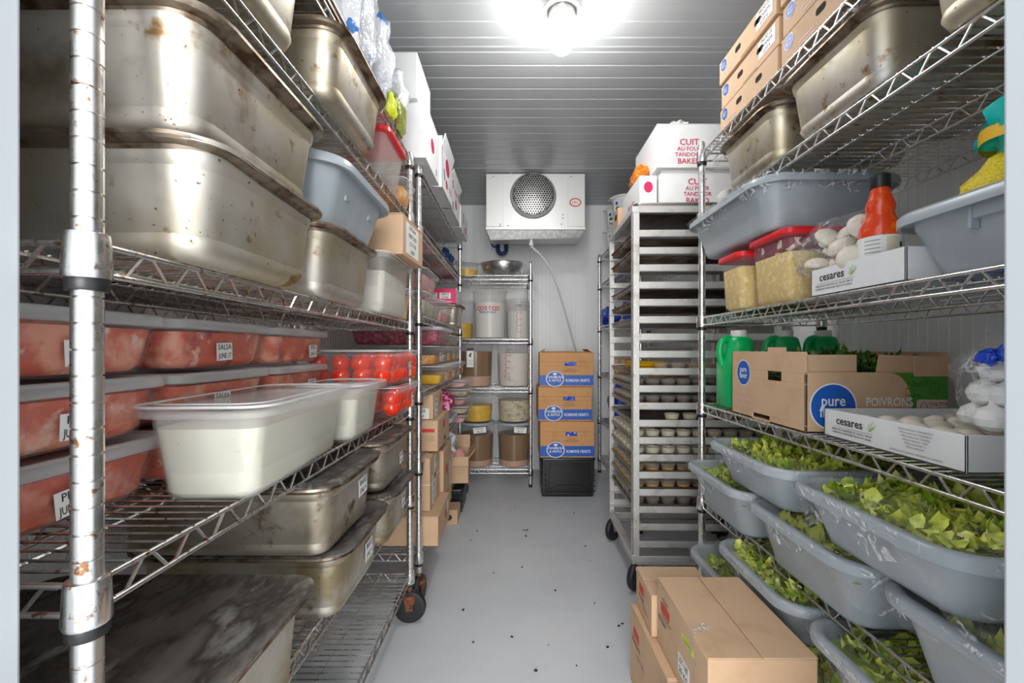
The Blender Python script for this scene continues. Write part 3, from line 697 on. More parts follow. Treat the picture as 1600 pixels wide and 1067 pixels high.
def tomato_box(label, x0, x1, y0, y1, z, h, n, seed, grp):
    t, F = clear_box(label, x0, x1, y0, y1, z, h, None, 0, lid='clear_plastic', body='clear_plastic', r=.03)
    F['+x'].tape(.07, -.01, .036, .05, ['TOM', 'JUNE', '16'], a=.08)
    rnd = random.Random(seed); hx = (x1-x0)/2-.040; hy = (y1-y0)/2-.046; cx = (x0+x1)/2; cy = (y0+y1)/2
    k = 0; me = MB().blob((0,0,0), (.034, .034, .031), seed, .05, 1.5, 14, 10).mesh('tomato', 60); me.materials.append(MATS['tomato'])
    for lay in range(2):
        ny = int(2*hy/.055); nx = int(2*hx/.055)
        for i in range(nx+1):
            for j in range(ny+1):
                if i < nx-1 and j > 0: continue
                o = bpy.data.objects.new('tomato', me); COL.objects.link(o)
                o.location = (cx-hx+2*hx*i/nx+rnd.uniform(-.004,.004), cy-hy+2*hy*j/ny+rnd.uniform(-.004,.004), H+z+.036+lay*(.040 if h > .11 else .030))
                o.rotation_euler = (rnd.random()*3, rnd.random()*3, rnd.random()*3); o.scale = [rnd.uniform(.85, 1.02)]*3
                tag(o, grp, 'tomato', grp)
tomato_box('clear box of red tomatoes beside the left posts, lower of the two', -.615, -.378, 1.42, 1.745, s, .108, 30, 4, 'red tomato seen through the lower clear box by the left posts')
tomato_box('clear box of red tomatoes beside the left posts, upper of the two', -.660, -.378, 1.345, 1.745, s+.110, .118, 30, 9, 'red tomato seen through the upper clear box by the left posts')
# fifth shelf: lidded roasting pans in stacks
s = LA[4]
pan('long steel pan under a large burnt flat lid, closest to the door on the left', -.84, -.352, .34, .800, s, .165, m='steel_pan_dark', lid='burnt_lid', tag_=(.06, -.03, .055, .04), seed=7, dent=.002)
pan('lidded steel pan at the bottom of the second stack on the lower left shelf', -.82, -.350, .905, 1.240, s, .150, m='steel_pan_dark', lid='burnt_lid', tag_=(.045, .0, .05, .045), seed=8, handle=False)
pan('lidded steel pan on top of the second stack on the lower left shelf', -.82, -.350, .850, 1.175, s+.1585, .150, m='steel_pan_dark', lid='burnt_lid', tag_=(.06, .015, .055, .04), seed=9)
pan('lidded steel pan at the bottom of the third stack, touching the left posts', -.80, -.347, 1.250, 1.545, s, .155, m='steel_pan_dark', lid='burnt_lid', tag_=(.05, .01, .04, .045), seed=10)
pan('lidded steel pan on top of the third stack beside the left posts', -.80, -.352, 1.230, 1.530, s+.1635, .150, m='steel_pan_dark', lid='burnt_lid', tag_=(.06, -.01, .04, .035), seed=11)
# bottom shelf
pan('shallow dark steel pan alone on the bottom left shelf near the door', -.80, -.425, .70, 1.035, LA[5], .10, m='steel_pan_dark', seed=12)
pan('dark steel pan at the back of the bottom left shelf in shade', -.86, -.64, 1.10, 1.60, LA[5], .14, m='steel_pan_dark', seed=13)

# ================================================================ SECOND LEFT UNIT
# top: white grocery boxes
s = LB[0]
def white_box(label, x0, x1, y0, y1, z0, z1, rot=0, flap=False, group=None, name='white_box'):
    hx = (x1-x0)/2; hy = (y1-y0)/2; h = z1-z0
    t = thing(name, label, 'box', ((x0+x1)/2, (y0+y1)/2, H+z0), rot, group)
    m = MB()
    if flap:
        th = .004
        m.box(-hx, hx, -hy, hy, 0, th); m.box(-hx, -hx+th, -hy, hy, 0, h); m.box(hx-th, hx, -hy, hy, 0, h); m.box(-hx, hx, -hy, -hy+th, 0, h); m.box(-hx, hx, hy-th, hy, 0, h)
        m.build('body', 'white_card', t, bevel=.001)
        f = MB(); f.add([(hx, -hy, h), (hx, hy, h), (hx+.015, hy, h+flap), (hx+.015, -hy, h+flap), (hx-.004, -hy, h), (hx-.004, hy, h), (hx+.011, hy, h+flap), (hx+.011, -hy, h+flap)], [(0,1,2,3), (7,6,5,4), (0,3,7,4), (1,5,6,2), (2,6,7,3), (0,4,5,1)])
        f.build('flap', 'white_card', t)
        f = MB(); f.box(-hx, hx, -hy-.002, -hy+.001, h-.002, h+flap*.8); f.build('flap', 'white_card', t)
    else:
        m.box(-hx, hx, -hy, hy, 0, h-.003); m.build('body', 'white_card', t, bevel=.002)
        m = MB(); m.box(-hx, hx, -hy, -.001, h-.0025, h); m.build('flap', 'white_card', t); m = MB(); m.box(-hx, hx, .001, hy, h-.0025, h); m.build('flap', 'white_card', t)
    return t, faces(t, hx, hy, h)
t, F = white_box('large plain white box at the front of the top shelf, lower of two', -.66, -.365, 1.790, 2.10, s, s+.225)
F['+x'].disc(-.01, .0, .030, 'ink_crimson', sx=1.3); F['+x'].rect(.08, -.08, .012, .03, 'dark_hole', name='hand_hole')
t, F = white_box('plain white box stacked on another at the top of the left shelving', -.675, -.395, 1.765, 2.04, s+.227, s+.41)
t, F = white_box('open white box with a pink oval print standing behind the plain white stack', -.63, -.352, 2.12, 2.43, s, s+.205, flap=.055)
F['+x'].disc(.0, .05, .042, 'ink_crimson', sx=1.4); F['+x'].disc(-.03, -.045, .022, 'ink_crimson', sx=1.5); F['+x'].rect(-.1, -.02, .018, .05, 'dark_hole', name='hand_hole', a=.3); F['+x'].text('12 KG', .09, -.04, .035, 'ink_crimson')
t, F = white_box('white box with black hand holes in the middle of the top left row', -.62, -.355, 2.44, 2.79, s, s+.19, flap=.03)
for u, v in ((-.12,.06), (.12,.06), (-.12,-.06)): F['+x'].rect(u, v, .02, .045, 'dark_hole', name='hand_hole', a=.4)
F['+x'].disc(0, -.02, .028, 'ink_crimson', sx=1.4); F['+x'].text('FRAIS', .0, .045, .04, 'ink_crimson')
t, F = white_box('short white box with a teal leaf print farthest along the top left shelf', -.58, -.35, 2.81, 3.19, s, s+.145)
F['-y'].poly([(.02,.02), (.07,.07), (.11,.05), (.09,0), (.05,-.03)], 'teal_bag', name='leaf_print'); F['-y'].poly([(.04,.068), (.11,.07), (.11,.055), (.06,.05)], 'yellow_print', name='leaf_print')
F['+x'].rect(-.06, .02, .02, .07, 'dark_hole', name='hand_hole'); F['+x'].disc(.06, -.03, .026, 'ink_crimson', sx=1.2)
# second shelf: sheet pans
def sheet_pan(label, cx, cy, z, hx, hy, rot=0, m='sheet_pan_metal', ry=0, rx=0, group=None):
    k = 'sp%.3f%.3f%s' % (hx, hy, m)
    if k not in MESHES: MESHES[k] = vessel(hx, hy, .024, .016, .008, .007, th=.0015, rb=.004, roll=.003).mesh('sheet_pan', 50)
    o = bpy.data.objects.new('sheet_pan', MESHES[k]); COL.objects.link(o)
    if not MESHES[k].materials: MESHES[k].materials.append(MATS[m])
    o.location = (cx, cy, H+z); o.rotation_euler = (rx, ry, rot); tag(o, label, 'tray', group); return o
sheet_pan('bare metal sheet pan lying on the second left unit, nearer one', -.63, 2.22, LB[1], .225, .325)
sheet_pan('bare metal sheet pan lying on the second left unit, farther one', -.63, 2.90, LB[1], .225, .325)
bag('plastic_bag', 'dark blue crumpled bag at the far end of the sheet pan shelf', (-.50, 3.10, H+LB[1]+.026), (.06, .07, .08), 'blue_pipe', 31)
# third shelf
s = LB[2]
clear_box('pink food container on top of a low box behind the left posts', -.60, -.395, 1.93, 2.28, s+.115, .10, 'pink_food', .07, lid='clear_plastic')
clear_box('low container of beige food behind the left posts, under the pink one', -.62, -.395, 1.93, 2.40, s, .11, 'noodle_food', .07, lid='clear_plastic')
pan('steel hotel pan with a magenta carton on top on the second left unit', -.66, -.365, 2.93, 3.25, s, .150, seed=15)
t, F = carton('flat_carton', 'magenta carton with white labels lying across a steel pan', 'carton', -.66, -.395, 2.92, 3.22, s+.153, s+.258, m='magenta_print', seam=False)
F['-y'].tape(-.03, .0, .075, .04, ['PEPPER', 'ROUGE'], size=.02); F['-y'].tape(.06, .0, .075, .04, ['500 G', '2 KG'], size=.02)
F['-y'].text('Lundrada', -.03, -.037, .022, 'ink_white'); F['-y'].text('B Poppers', .06, -.037, .022, 'ink_white')
m = MB(); m.box(.1325, .1335, -.15, .15, .0, .105); m.build('end_panel', 'white_card', t)
clear_box('clear bin of food waste standing behind the magenta carton', -.64, -.40, 2.45, 2.85, s, .13, 'pink_food', .06, lid='clear_plastic')
# fourth shelf: beets over rows of yellow food
s = LB[3]
clear_box('wide clear box of diced red beets spanning the shelf, topmost of its pile', -.84, -.372, 2.20, 2.62, s+.205, .095, 'beet', .070, lid='frosted_lid', lump=.01)
grp = 'small deli containers on the second left unit'
lab = ['just behind the posts', 'in the middle of the row', 'third along the row', 'at the far end of the row']
fills = ['yellow_food', 'orange_food', 'noodle_food', 'orange_food']
for c, (y0, y1) in enumerate(((2.22, 2.50), (2.51, 2.74), (2.75, 2.97), (2.98, 3.20))):
    for k in range(2):
        t, F = clear_box('clear lidded container of %s food, %s, %s' % (['golden', 'orange', 'pale', 'orange'][c], 'lower' if k == 0 else 'upper', lab[c]), -.66, -.395 if k else -.365, y0, y1, s+k*.102, .100, fills[(c+k) % 4], .05, group=grp, lid='clear_plastic', seed=c)
        F['+x'].tape(0, -.01, .04, .04, ['JUN', '15'])
    if c > 1:
        clear_box('small clear deli tub on top of the row, %s' % lab[c], -.60, -.40, y0, y1, s+.205, .07, 'noodle_food', .045, group=grp)
# fifth shelf: cartons, pink bag, takeout boxes
s = LB[4]
t, F = carton('carton', 'brown carton with a red stripe and small print on the middle left shelf', 'carton', -.60, -.366, 2.07, 2.42, s, s+.145)
F['-y'].rect(.055, .025, .095, .016, 'ink_red', name='stripe'); 
for k in range(3): F['-y'].text('PRODUCT OF CANADA', .06, -.002-k*.010, .008, 'ink_faint')
F['+x'].rect(.0, .03, .05, .035, 'ink_red', name='stripe', a=.1); F['+x'].rect(.03, -.045, .04, .02, 'ink_black', name='stripe')
t, F = carton('carton', 'brown carton with taped white labels sitting on the red striped carton', 'carton', -.58, -.392, 2.09, 2.36, s+.147, s+.262)
F['-y'].tape(.03, -.030, .09, .05, ['LOT 22', 'B 160'], size=.018); F['+x'].tape(-.05, -.01, .08, .085, ['SHIP TO', '457 88', 'JUNE'], size=.02); F['+x'].disc(.07, .02, .022, 'ink_red')
bag('plastic_bag', 'pink and white produce bag spilling over a grey tub on the left', (-.46, 2.62, H+s+.085), (.085, .13, .075), 'pink_bag', 41, amp=.25)
bus_tub('small grey tub holding a pink produce bag on the left shelf', -.60, -.36, 2.46, 2.80, s, .085)
bag('plastic_bag', 'clear crumpled plastic bag hanging below the small grey tub', (-.43, 2.66, H+LB[5]+.22), (.07, .12, .07), 'pale_bag', 44, amp=.25)
grp = 'clear takeout boxes at the end of the left unit'
for k in range(5):
    clear_box('clear takeout box of pale food, %s of five at the shelf end' % ['lowest', 'second lowest', 'middle', 'second highest', 'topmost'][k], -.56, -.315+.012*(k % 2), 2.84+.01*k, 3.08, s+k*.056, .054, ['pink_food', 'noodle_food'][k % 2], .034, group=grp, name='takeout_box', lid='clear_plastic')
# bottom shelf
s = LB[5]
t, F = carton('carton', 'long low carton at the bottom left carrying a taller carton', 'carton', -.80, -.340, 1.93, 2.26, s, s+.130)
F['+x'].disc(.05, .0, .022, 'ink_red'); F['+x'].rect(.10, .02, .012, .06, 'paper_label')
t, F = carton('carton', 'tall carton tied with string and papered with white labels behind the casters', 'carton', -.62, -.386, 1.985, 2.23, s+.132, s+.372)
F['+x'].tape(.01, .055, .055, .10, ['33 B', 'LOT'], size=.03); F['+x'].tape(-.02, -.045, .085, .13, ['JUNE', '457', 'B 27', 'KG'], size=.03); F['top'].tape(.03, .02, .10, .08, ['PACK', '2 KG'])
m = MB(); m.tube([(-.118,-.1235,.12), (.1185,-.1235,.118), (.1185,.1235,.122), (-.118,.1235,.12)], .0012, 5, closed=True); m.build('string', 'white_plastic', t)
t, F = carton('carton', 'brown carton with red print half hidden behind the string-tied carton', 'carton', -.62, -.372, 2.27, 2.55, s, s+.34)
F['+x'].disc(-.03, .05, .028, 'ink_red'); F['+x'].rect(.08, .0, .012, .14, 'paper_label'); F['+x'].disc(.0, -.09, .024, 'ink_red')
# open carton
t = thing('open_carton', 'open brown carton with raised flaps jutting into the aisle at the shelf end', 'carton', (-.43, 2.98, H+s), radians(4))
m = MB(); hx, hy, h, th = .115, .15, .17, .004
m.box(-hx, hx, -hy, hy, 0, th); m.box(-hx, -hx+th, -hy, hy, 0, h); m.box(hx-th, hx, -hy, hy, 0, h); m.box(-hx, hx, -hy, -hy+th, 0, h); m.box(-hx, hx, hy-th, hy, 0, h)
m.build('body', 'cardboard', t, bevel=.001)
MB().box(-.001, .003, -hy, hy, 0, .075, Matrix.Translation((hx, 0, h-.01)) @ Matrix.Rotation(radians(35), 4, 'Y')).build('flap', 'cardboard', t)
MB().box(-hx, hx, -.001, .003, 0, .085, Matrix.Translation((0, hy, h)) @ Matrix.Rotation(radians(-12), 4, 'X')).build('flap', 'cardboard', t)
MB().box(-hx, hx, -.001, .003, 0, .06, Matrix.Translation((0, -hy, h)) @ Matrix.Rotation(radians(150), 4, 'X')).build('flap', 'cardboard', t)
bag('plastic_bag', 'plastic bag of pink meat resting in the open carton', (-.43, 2.98, H+s+.006), (.08, .10, .10), 'pink_food', 47, amp=.2)
# black crate on the floor
def crate(label, x0, x1, y0, y1, h, rot=0, z=0):
    hx = (x1-x0)/2; hy = (y1-y0)/2
    t = thing('plastic_crate', label, 'crate', ((x0+x1)/2, (y0+y1)/2, z), rot)
    m = MB(); th = .004
    vessel(hx, hy, h, .02, .008, .004, rb=.008, th=.004, roll=.012).build('body', 'black_plastic', t, ang=50)
    g = MB()
    g.box(-hx*.90, hx*.90, -hy-.004, -hy+.006, h-.030, h-.018); g.box(-hx*.90, hx*.90, -hy+.004, -hy+.012, .02, .032)
    for s_ in (-1, 1):
        g.box(*sorted((s_*hx*.92, s_*hx*.84)), -hy-.003, -hy+.012, .02, h-.02)
        g.box(*sorted((s_*hx*.70, s_*hx*.66)), -hy-.001, -hy+.012, .06, h-.05)
        for k in range(5): g.box(*sorted((s_*hx*.99, s_*hx*.76)), -hy-.001, -hy+.010, .04+k*.04, .046+k*.04)
    g.box(-hx*.68, hx*.68, -hy-.001, -hy+.012, h-.056, h-.050)
    g.add([(-hx*.66,-hy+.001,.05), (-hx*.40,-hy-.001,.085), (hx*.40,-hy-.001,.085), (hx*.66,-hy+.001,.05), (hx*.66,-hy+.001,.042), (hx*.37,-hy-.001,.077), (-hx*.37,-hy-.001,.077), (-hx*.66,-hy+.001,.042)], [(0,1,6,7), (1,2,5,6), (2,3,4,5)])
    g.build('front_ribs', 'black_plastic', t, bevel=.0015)
    return t, faces(t, hx, hy, h)
crate('low black crate on the floor under the open carton at left', -.62, -.345, 2.90, 3.20, .16)
t, F = carton('flat_carton', 'small brown carton with a black emblem on the floor under the left unit', 'carton', -.50, -.36, 2.72, 2.87, -1.08, -.985, seam=False)
F['-y'].poly([(.0,.015), (.012,.008), (.022,.018), (.034,.008), (.038,-.006), (.02,-.024), (.004,-.008)], 'ink_black', name='emblem')
# ================================================================ BACK UNIT: round buckets
def bucket(name, label, x, y, z, r, h, fill, lvl, body='clear_plastic', lid=None, tap=.90, group=None, fill2=None, lvl2=0, rim=None, rot=0, gap=.002):
    t = thing(name, label, 'bucket', (x, y, H+z), rot, group); rb = r*tap
    MB().lathe([(rb-.012, 0), (rb, .008), (r-.004, h*.80), (r-.001, h*.82), (r, h-.012), (r+.007, h-.010), (r+.008, h-.001), (r+.004, h), (r-.004, h-.002), (r-.006, h*.80), (rb-.003, .010), (rb-.014, .004)], 40).build('body', body, t, ang=40)
    f = lambda q: rb-gap+(r-rb-.004)*q/(h*.8)-.002
    z0 = .005
    if fill2: MB().lathe([(rb-.012, z0), (f(.01), .010), (f(lvl2), lvl2)], 40).build('sediment', fill2, t); z0 = lvl2
    if fill: MB().lathe([(f(z0)-.010 if not fill2 else f(z0), z0), (f(z0+.006), z0+.006), (f(lvl), lvl), (f(lvl)*.6, lvl+.002)], 40).build('filling', fill, t)
    if lid: MB().lathe([(r+.004, h-.014), (r+.010, h-.012), (r+.010, h+.002), (r+.004, h+.005), (r-.008, h+.005), (r-.012, h+.001), (.01, h+.002)], 40).build('lid', lid, t, ang=40)
    for s_ in (-1, 1):
        m = MB(); m.box(-.012, .012, -.03, .03, -.010, .0); o = m.build('handle', body, t, bevel=.003); o.location = (s_*(r+.012), 0, h-.004)
    return t
def curved(t, r, z, txt, size, m, a0=0, sx=1, tap=0):
    """lettering bent round a bucket, facing the door"""
    n = len(txt); adv = size*.66*sx/r
    for i, ch in enumerate(txt):
        if ch == ' ': continue
        a = a0+(i-(n-1)/2)*adv
        M = Matrix.Translation((r*sin(a), -r*cos(a), z)) @ Matrix.Rotation(a, 4, 'Z') @ Matrix.Rotation(pi/2, 4, 'X') @ Matrix.Diagonal((size*sx, size, size, 1))
        o = bpy.data.objects.new('lettering', text_mesh(ch, m)); COL.objects.link(o); o.parent = t; o.matrix_local = M
def scale_marks(t, r, z0, z1, n, a0, m='ink_red', w_=.012, nums=True):
    mb = MB()
    def tick(z, w0, w1, hh):
        k = 4; vs = []
        for i in range(k+1):
            a = a0+(w0+(w1-w0)*i/k)/r
            vs += [(r*sin(a), -r*cos(a), z-hh), (r*sin(a), -r*cos(a), z+hh)]
        mb.add(vs, [(2*i, 2*i+2, 2*i+3, 2*i+1) for i in range(k)])
    tick((z0+z1)/2, -.001, .001, (z1-z0)/2)
    for i in range(n): tick(z0+(z1-z0)*i/(n-1), -.014 if i % 2 else -.001, .0 if i % 2 else .018, .0016)
    mb.build('measuring_scale', m, t)
    if nums:
        for i in range(0, n, 2): curved(t, r+.0005, z0+(z1-z0)*i/(n-1), str(2+i), .020, m, a0+.030/r)
# top shelf
s = LG[0]
t = thing('mixing_bowl', 'large shiny steel mixing bowl with a white sticker on the back unit', 'bowl', (-.105, 3.68, H+s))
prof = [(.05,0)]+[(.05+.135*sin(k*pi/16)**.9, .115*(k/8)**1.6) for k in range(1, 9)]
MB().lathe(prof+[(.197, .118), (.198, .121), (.186, .120)]+[(r_-.002, z_+.003) for r_, z_ in prof[::-1]], 48).build('body', 'bowl_steel', t, ang=60)
F = Face(t, (.02, -.172, .083), (1,0,0), (0,.35,1), .02, .01); F.rect(0, 0, .042, .022, 'paper_label')
bucket('deli_tub', 'round clear tub of yellow liquid on the back unit beside the steel bowl', -.40, 3.62, s, .095, .125, 'yellow_food', .06, lid='frosted_lid')
bucket('deli_tub', 'round clear tub with pink scraps at the left end of the back unit', -.52, 3.53, s, .085, .12, 'pink_food', .04, lid='clear_plastic')
# second shelf
s = LG[1]
t = bucket('food_bucket', 'big round bucket of white dressing with bold red lettering', -.212, 3.57, s, .136, .385, 'white_plastic', .285, body='milky_plastic', lid='clear_plastic')
curved(t, .1335, .235, 'COSTCO', .044, 'ink_red', -.05, 1.05); curved(t, .1325, .206, 'WHOLESALE', .020, 'ink_blue', -.05, 1.15)
t = bucket('food_bucket', 'narrower measuring bucket of white dressing with a faint red scale', .022, 3.76, s, .110, .335, 'white_plastic', .235, body='milky_plastic', lid='clear_plastic')
scale_marks(t, .1095, .06, .22, 7, -.1); curved(t, .112, .28, 'JUNE 12', .022, 'ink_black', .2)
bucket('food_bucket', 'slim clear bucket of yellow pickle behind the white bucket with red lettering', -.455, 3.72, s, .10, .32, 'yellow_food', .13, body='clear_plastic', lid='clear_plastic')
# third shelf
s = LG[2]
t = bucket('food_bucket', 'clear bucket of brown stock with a hanging white tag on the back unit', -.330, 3.63, s, .142, .350, 'brown_stock', .285, fill2='tan_sediment', lvl2=.085, lid='clear_plastic')
m = MB(); m.box(-.028, .028, -.0012, 0, -.075, .075); o = m.build('tag', 'paper_label', t); o.location = (-.03, -.149, .235)
m = MB(); m.box(-.028, .028, -.002, 0, .055, .078); o = m.build('tag_header', 'ink_black', t, bevel=0); o.location = (-.03, -.1495, .235)
F = Face(t, (-.03, -.1505, .235), (1,0,0), (0,0,1), .028, .07); F.poly([(-.012,.012), (.0,.035), (.014,.040), (.006,.018), (.012,.0), (.0,.008)], 'ink_black', name='emblem', off=.0004)
for k in range(3): F.text('BOUILLON BRUN', 0, -.02-k*.016, .007, 'ink_black', off=.0006)
t = bucket('food_bucket', 'large clear bucket of white rice with a red measuring scale', -.020, 3.63, s, .138, .352, 'rice', .27, lid='clear_plastic')
scale_marks(t, .1365, .06, .30, 11, -.45, w_=.02); curved(t, .140, .318, '> > <', .024, 'ink_white', .0)
# bottom shelf
s = LG[3]
gb = 'brown stock buckets on the bottom of the back unit'
t = bucket('food_bucket', 'clear bucket of brown stock on the bottom shelf at left, under the yellow tub', -.315, 3.62, s, .138, .350, 'brown_stock', .26, fill2='tan_sediment', lvl2=.055, lid='grey_tub', group=gb)
F = Face(t, (.03, -.144, .335), (1,0,0), (0,0,1), .03, .03); F.tape(.0, -.03, .10, .045, ['STOCK', '06 15'], a=.1)
t = bucket('food_bucket', 'clear bucket of brown stock on the bottom shelf at right, with a crumpled label', -.015, 3.62, s, .138, .350, 'brown_stock', .26, fill2='tan_sediment', lvl2=.055, lid='grey_tub', group=gb)
F = Face(t, (.05, -.142, .335), (1,.2,0), (0,0,1), .03, .03); F.tape(.0, -.03, .10, .045, ['STOCK', '06 15'], a=-.1)
t = bucket('food_bucket', 'clear bucket of bright yellow food stacked on a brown stock bucket', -.315, 3.62, s+.357, .130, .225, 'yellow_food', .135, lid='clear_plastic')
t = bucket('food_bucket', 'clear bucket of pale noodles stacked on a brown stock bucket', -.015, 3.62, s+.357, .134, .215, 'noodle_food', .175, lid='clear_plastic')
rnd = random.Random(5); m = MB()
for k in range(16):
    z_ = rnd.uniform(.04, .16); a = rnd.uniform(-1, .6); pts = [( .1290*sin(a+q*.12), -.1290*cos(a+q*.12), z_+.02*sin(q*rnd.uniform(.5,1)+k)) for q in range(9)]
    m.tube(pts, .003, 5)
m.build('noodle_strands', 'noodle_food', t)

# ================================================================ stacked lettuce cartons on a black crate
crate('black plastic milk crate on the floor carrying three lettuce cartons', .180, .582, 3.225, 3.56, .285)
def romaine(label, x0, x1, y0, y1, z0, h, rot, k):
    hx = (x1-x0)/2; hy = (y1-y0)/2
    t = thing('lettuce_carton', label, 'carton', ((x0+x1)/2, (y0+y1)/2, H+z0), rot, 'romaine cartons stacked on the black crate')
    m = MB(); th = .004; hz = h-.004
    m.box(-hx, hx, -hy, hy, 0, th); m.box(-hx, -hx+th, -hy, hy, 0, hz); m.box(hx-th, hx, -hy, hy, 0, hz); m.box(-hx, hx, hy-th, hy, 0, hz)
    # front with a hand hole
    w0, w1, v0, v1 = -.012, .072, h*.60, h*.60+.030
    m.box(-hx, hx, -hy, -hy+th, 0, v0); m.box(-hx, hx, -hy, -hy+th, v1, hz); m.box(-hx, w0, -hy, -hy+th, v0, v1); m.box(w1, hx, -hy, -hy+th, v0, v1)
    m.build('body', 'cardboard_orange', t, bevel=.002)
    if k < 2:
        m = MB(); m.box(-hx+.002, hx-.002, -hy+.002, hy-.002, h-.004, h); m.build('top_flaps', 'cardboard_orange', t)
    else:
        for sx_ in (-1, 1): MB().box(-.002, .002, -hy, hy, 0, .05, Matrix.Translation((sx_*(hx-.004), 0, h-.006)) @ Matrix.Rotation(sx_*radians(-58), 4, 'Y')).build('flap', 'cardboard_orange', t)
        MB().box(-hx, hx*.9, -.002, .002, 0, .028, Matrix.Translation((0, -hy+.004, h-.006)) @ Matrix.Rotation(radians(-70), 4, 'X')).build('flap', 'cardboard_orange', t)
    MB().box(-hx+.006, hx-.006, -hy+.006, hy-.006, .006, h*.82).build('blue_liner', 'blue_bag', t)
    F = Face(t, (0, -hy, h/2), (1,0,0), (0,0,1), hx, h/2)
    F.rect(0, -h/2+.048, 2*hx-.002, .076, 'ink_blue', name='blue_band')
    cx_ = -.085; cy_ = -h/2+.058
    F.disc(cx_, cy_, .060, 'ink_blue', sx=1.15, off=.0013, name='emblem'); F.disc(cx_, cy_, .058, 'ink_white', sx=1.15, ring=.053, off=.0016, name='emblem_ring')
    F.text('TANIMURA', cx_, cy_+.012, .026, 'ink_white', off=.0018, sx=.9); F.text('& ANTLE', cx_, cy_-.012, .026, 'ink_white', off=.0018, sx=.9)
    F.poly([(cx_-.004, cy_+.026), (cx_-.018, cy_+.040), (cx_, cy_+.046), (cx_+.018, cy_+.040), (cx_+.004, cy_+.026)], 'ink_white', off=.0017, name='leaf_mark')
    F.text('ROMAINE HEARTS', .082, -h/2+.046, .030, 'ink_white', sx=.72, off=.0015)
    for q, tx in enumerate(('PRODUCE OF U.S.A.', 'PRODUIT DES', 'ROMAINE LETTUCE HEARTS', 'KEEP REFRIGERATED')): F.text(tx, .03, .010-q*.0085+.0, .010 if q < 2 else .011, 'cardboard_edge', sx=.8)
    return t
romaine('romaine hearts carton directly on the black crate, bottom of the stack', .178, .575, 3.235, 3.56, -.795+.002, .265, radians(0), 0)
romaine('romaine hearts carton in the middle of the stack of three', .165, .560, 3.245, 3.57, -.528+.002, .250, radians(0), 1)
romaine('open romaine hearts carton on top of the stack of three', .178, .575, 3.245, 3.57, -.276+.002, .255, radians(-1.5), 2)

# ================================================================ rolling rack: sheet pans and sauce cups
XC = RLX/2
def on_rack(lx, ly, z): p = rackpt(lx, ly, z); return p
def rpan(k, label, m='sheet_pan_metal', tilt=0, dz=0):
    p = rackpt(XC, RLY/2, RACKZ[k]-H+.001); return sheet_pan(label, p[0], p[1], p[2]+dz, .325, .235, radians(-1.2), m, ry=tilt)
def rl(k): return RACKZ[k]
ordn = ['topmost', 'second', 'third', 'fourth', 'fifth', 'sixth', 'seventh', 'eighth', 'ninth', 'tenth', 'eleventh', 'twelfth', 'thirteenth', 'fourteenth', 'fifteenth', 'sixteenth', 'seventeenth', 'eighteenth']
for k, mm in ((0, 'dark_tray'), (1, 'dark_tray'), (3, 'sheet_pan_metal'), (4, 'dark_tray'), (5, 'sheet_pan_metal')):
    rpan(k, 'dark sheet pan without cups on the %s runner of the rolling rack' % ordn[k], mm)
def white_tub_on(k):
    pass
cup_me = {}
def cup_proto(kind):
    fill, r0, r1, h, lid = {'amber': ('amber_sauce', .026, .033, .042, True), 'dark': ('dark_sauce', .026, .034, .046, True), 'cream': ('cream_cup', .026, .033, .042, False)}[kind]
    a = MB().lathe([(r0-.003, 0), (r0, .003), (r1, h-.003), (r1+.002, h), (r1-.001, h), (r0-.001, .004), (r0-.004, .002)], 18).mesh('cup', 40)
    b = MB().lathe([(r0-.004, .003), (r0-.001, .005), (r0+(r1-r0)*.62, h*.66), (r0*.5, h*.67)], 18).mesh('sauce', 40)
    c = MB().lathe([(r1+.001, h-.002), (r1+.003, h), (r1+.002, h+.004), (r1-.006, h+.005), (r1-.008, h+.001), (.004, h+.001)], 18).mesh('lid', 40)
    a.materials.append(MATS['cream_cup' if kind == 'cream' else 'cup_clear']); b.materials.append(MATS[fill]); c.materials.append(MATS['cup_clear'])
    return a, b, c, lid
def cups(k, kind, label, nx=9, front=2, left=2, x0=.04, x1=None):
    if kind not in cup_me: cup_me[kind] = cup_proto(kind)
    a, b, c, lid = cup_me[kind]; z = rl(k)+.0045; x1 = x1 or RLX-.045
    for i in range(nx):
        for j in range(6):
            if not (j < front or i < left): continue
            lx = x0+(x1-x0)*i/(nx-1); ly = .085+j*(RLY-.17)/5
            p = rackpt(lx, ly, z); t = thing('sauce_cup', label, 'cup', p, 0, label)
            part('cup_body', a, '', t); 
            if kind != 'cream': part('sauce', b, '', t)
            if lid: part('lid', c, '', t)
names = {'amber': 'clear lidded cup of amber sauce', 'dark': 'clear lidded cup of dark sauce', 'cream': 'open cream coloured paper cup'}
for k, kind, fr_, lf in ((8, 'amber', 1, 0), (9, 'dark', 1, 1), (10, 'dark', 1, 1), (11, 'cream', 1, 0), (12, 'cream', 1, 2), (13, 'cream', 2, 1), (14, 'amber', 1, 2), (15, 'amber', 1, 2), (16, 'dark', 1, 1), (7, 'amber', 1, 0)):
    if k == 7: continue
    rpan(k, 'sheet pan of %ss on the %s runner of the rolling rack' % (names[kind].split(' of ')[-1] if 'of' in names[kind] else 'cream cup', ordn[k]))
    if k == 11: cups(k, kind, '%s on the %s tray of the rolling rack' % (names[kind], ordn[k]), 6, fr_, lf, .20, .62)
    elif k == 8: cups(k, kind, '%s on the %s tray of the rolling rack' % (names[kind], ordn[k]), 7, fr_, lf, .15, .62)
    else: cups(k, kind, '%s on the %s tray of the rolling rack' % (names[kind], ordn[k]), 9, fr_, lf)
rpan(17, 'empty sheet pan on the lowest used runner of the rolling rack') if False else None
p = rackpt(.10, .20, RACKZ[8]-H+.03)
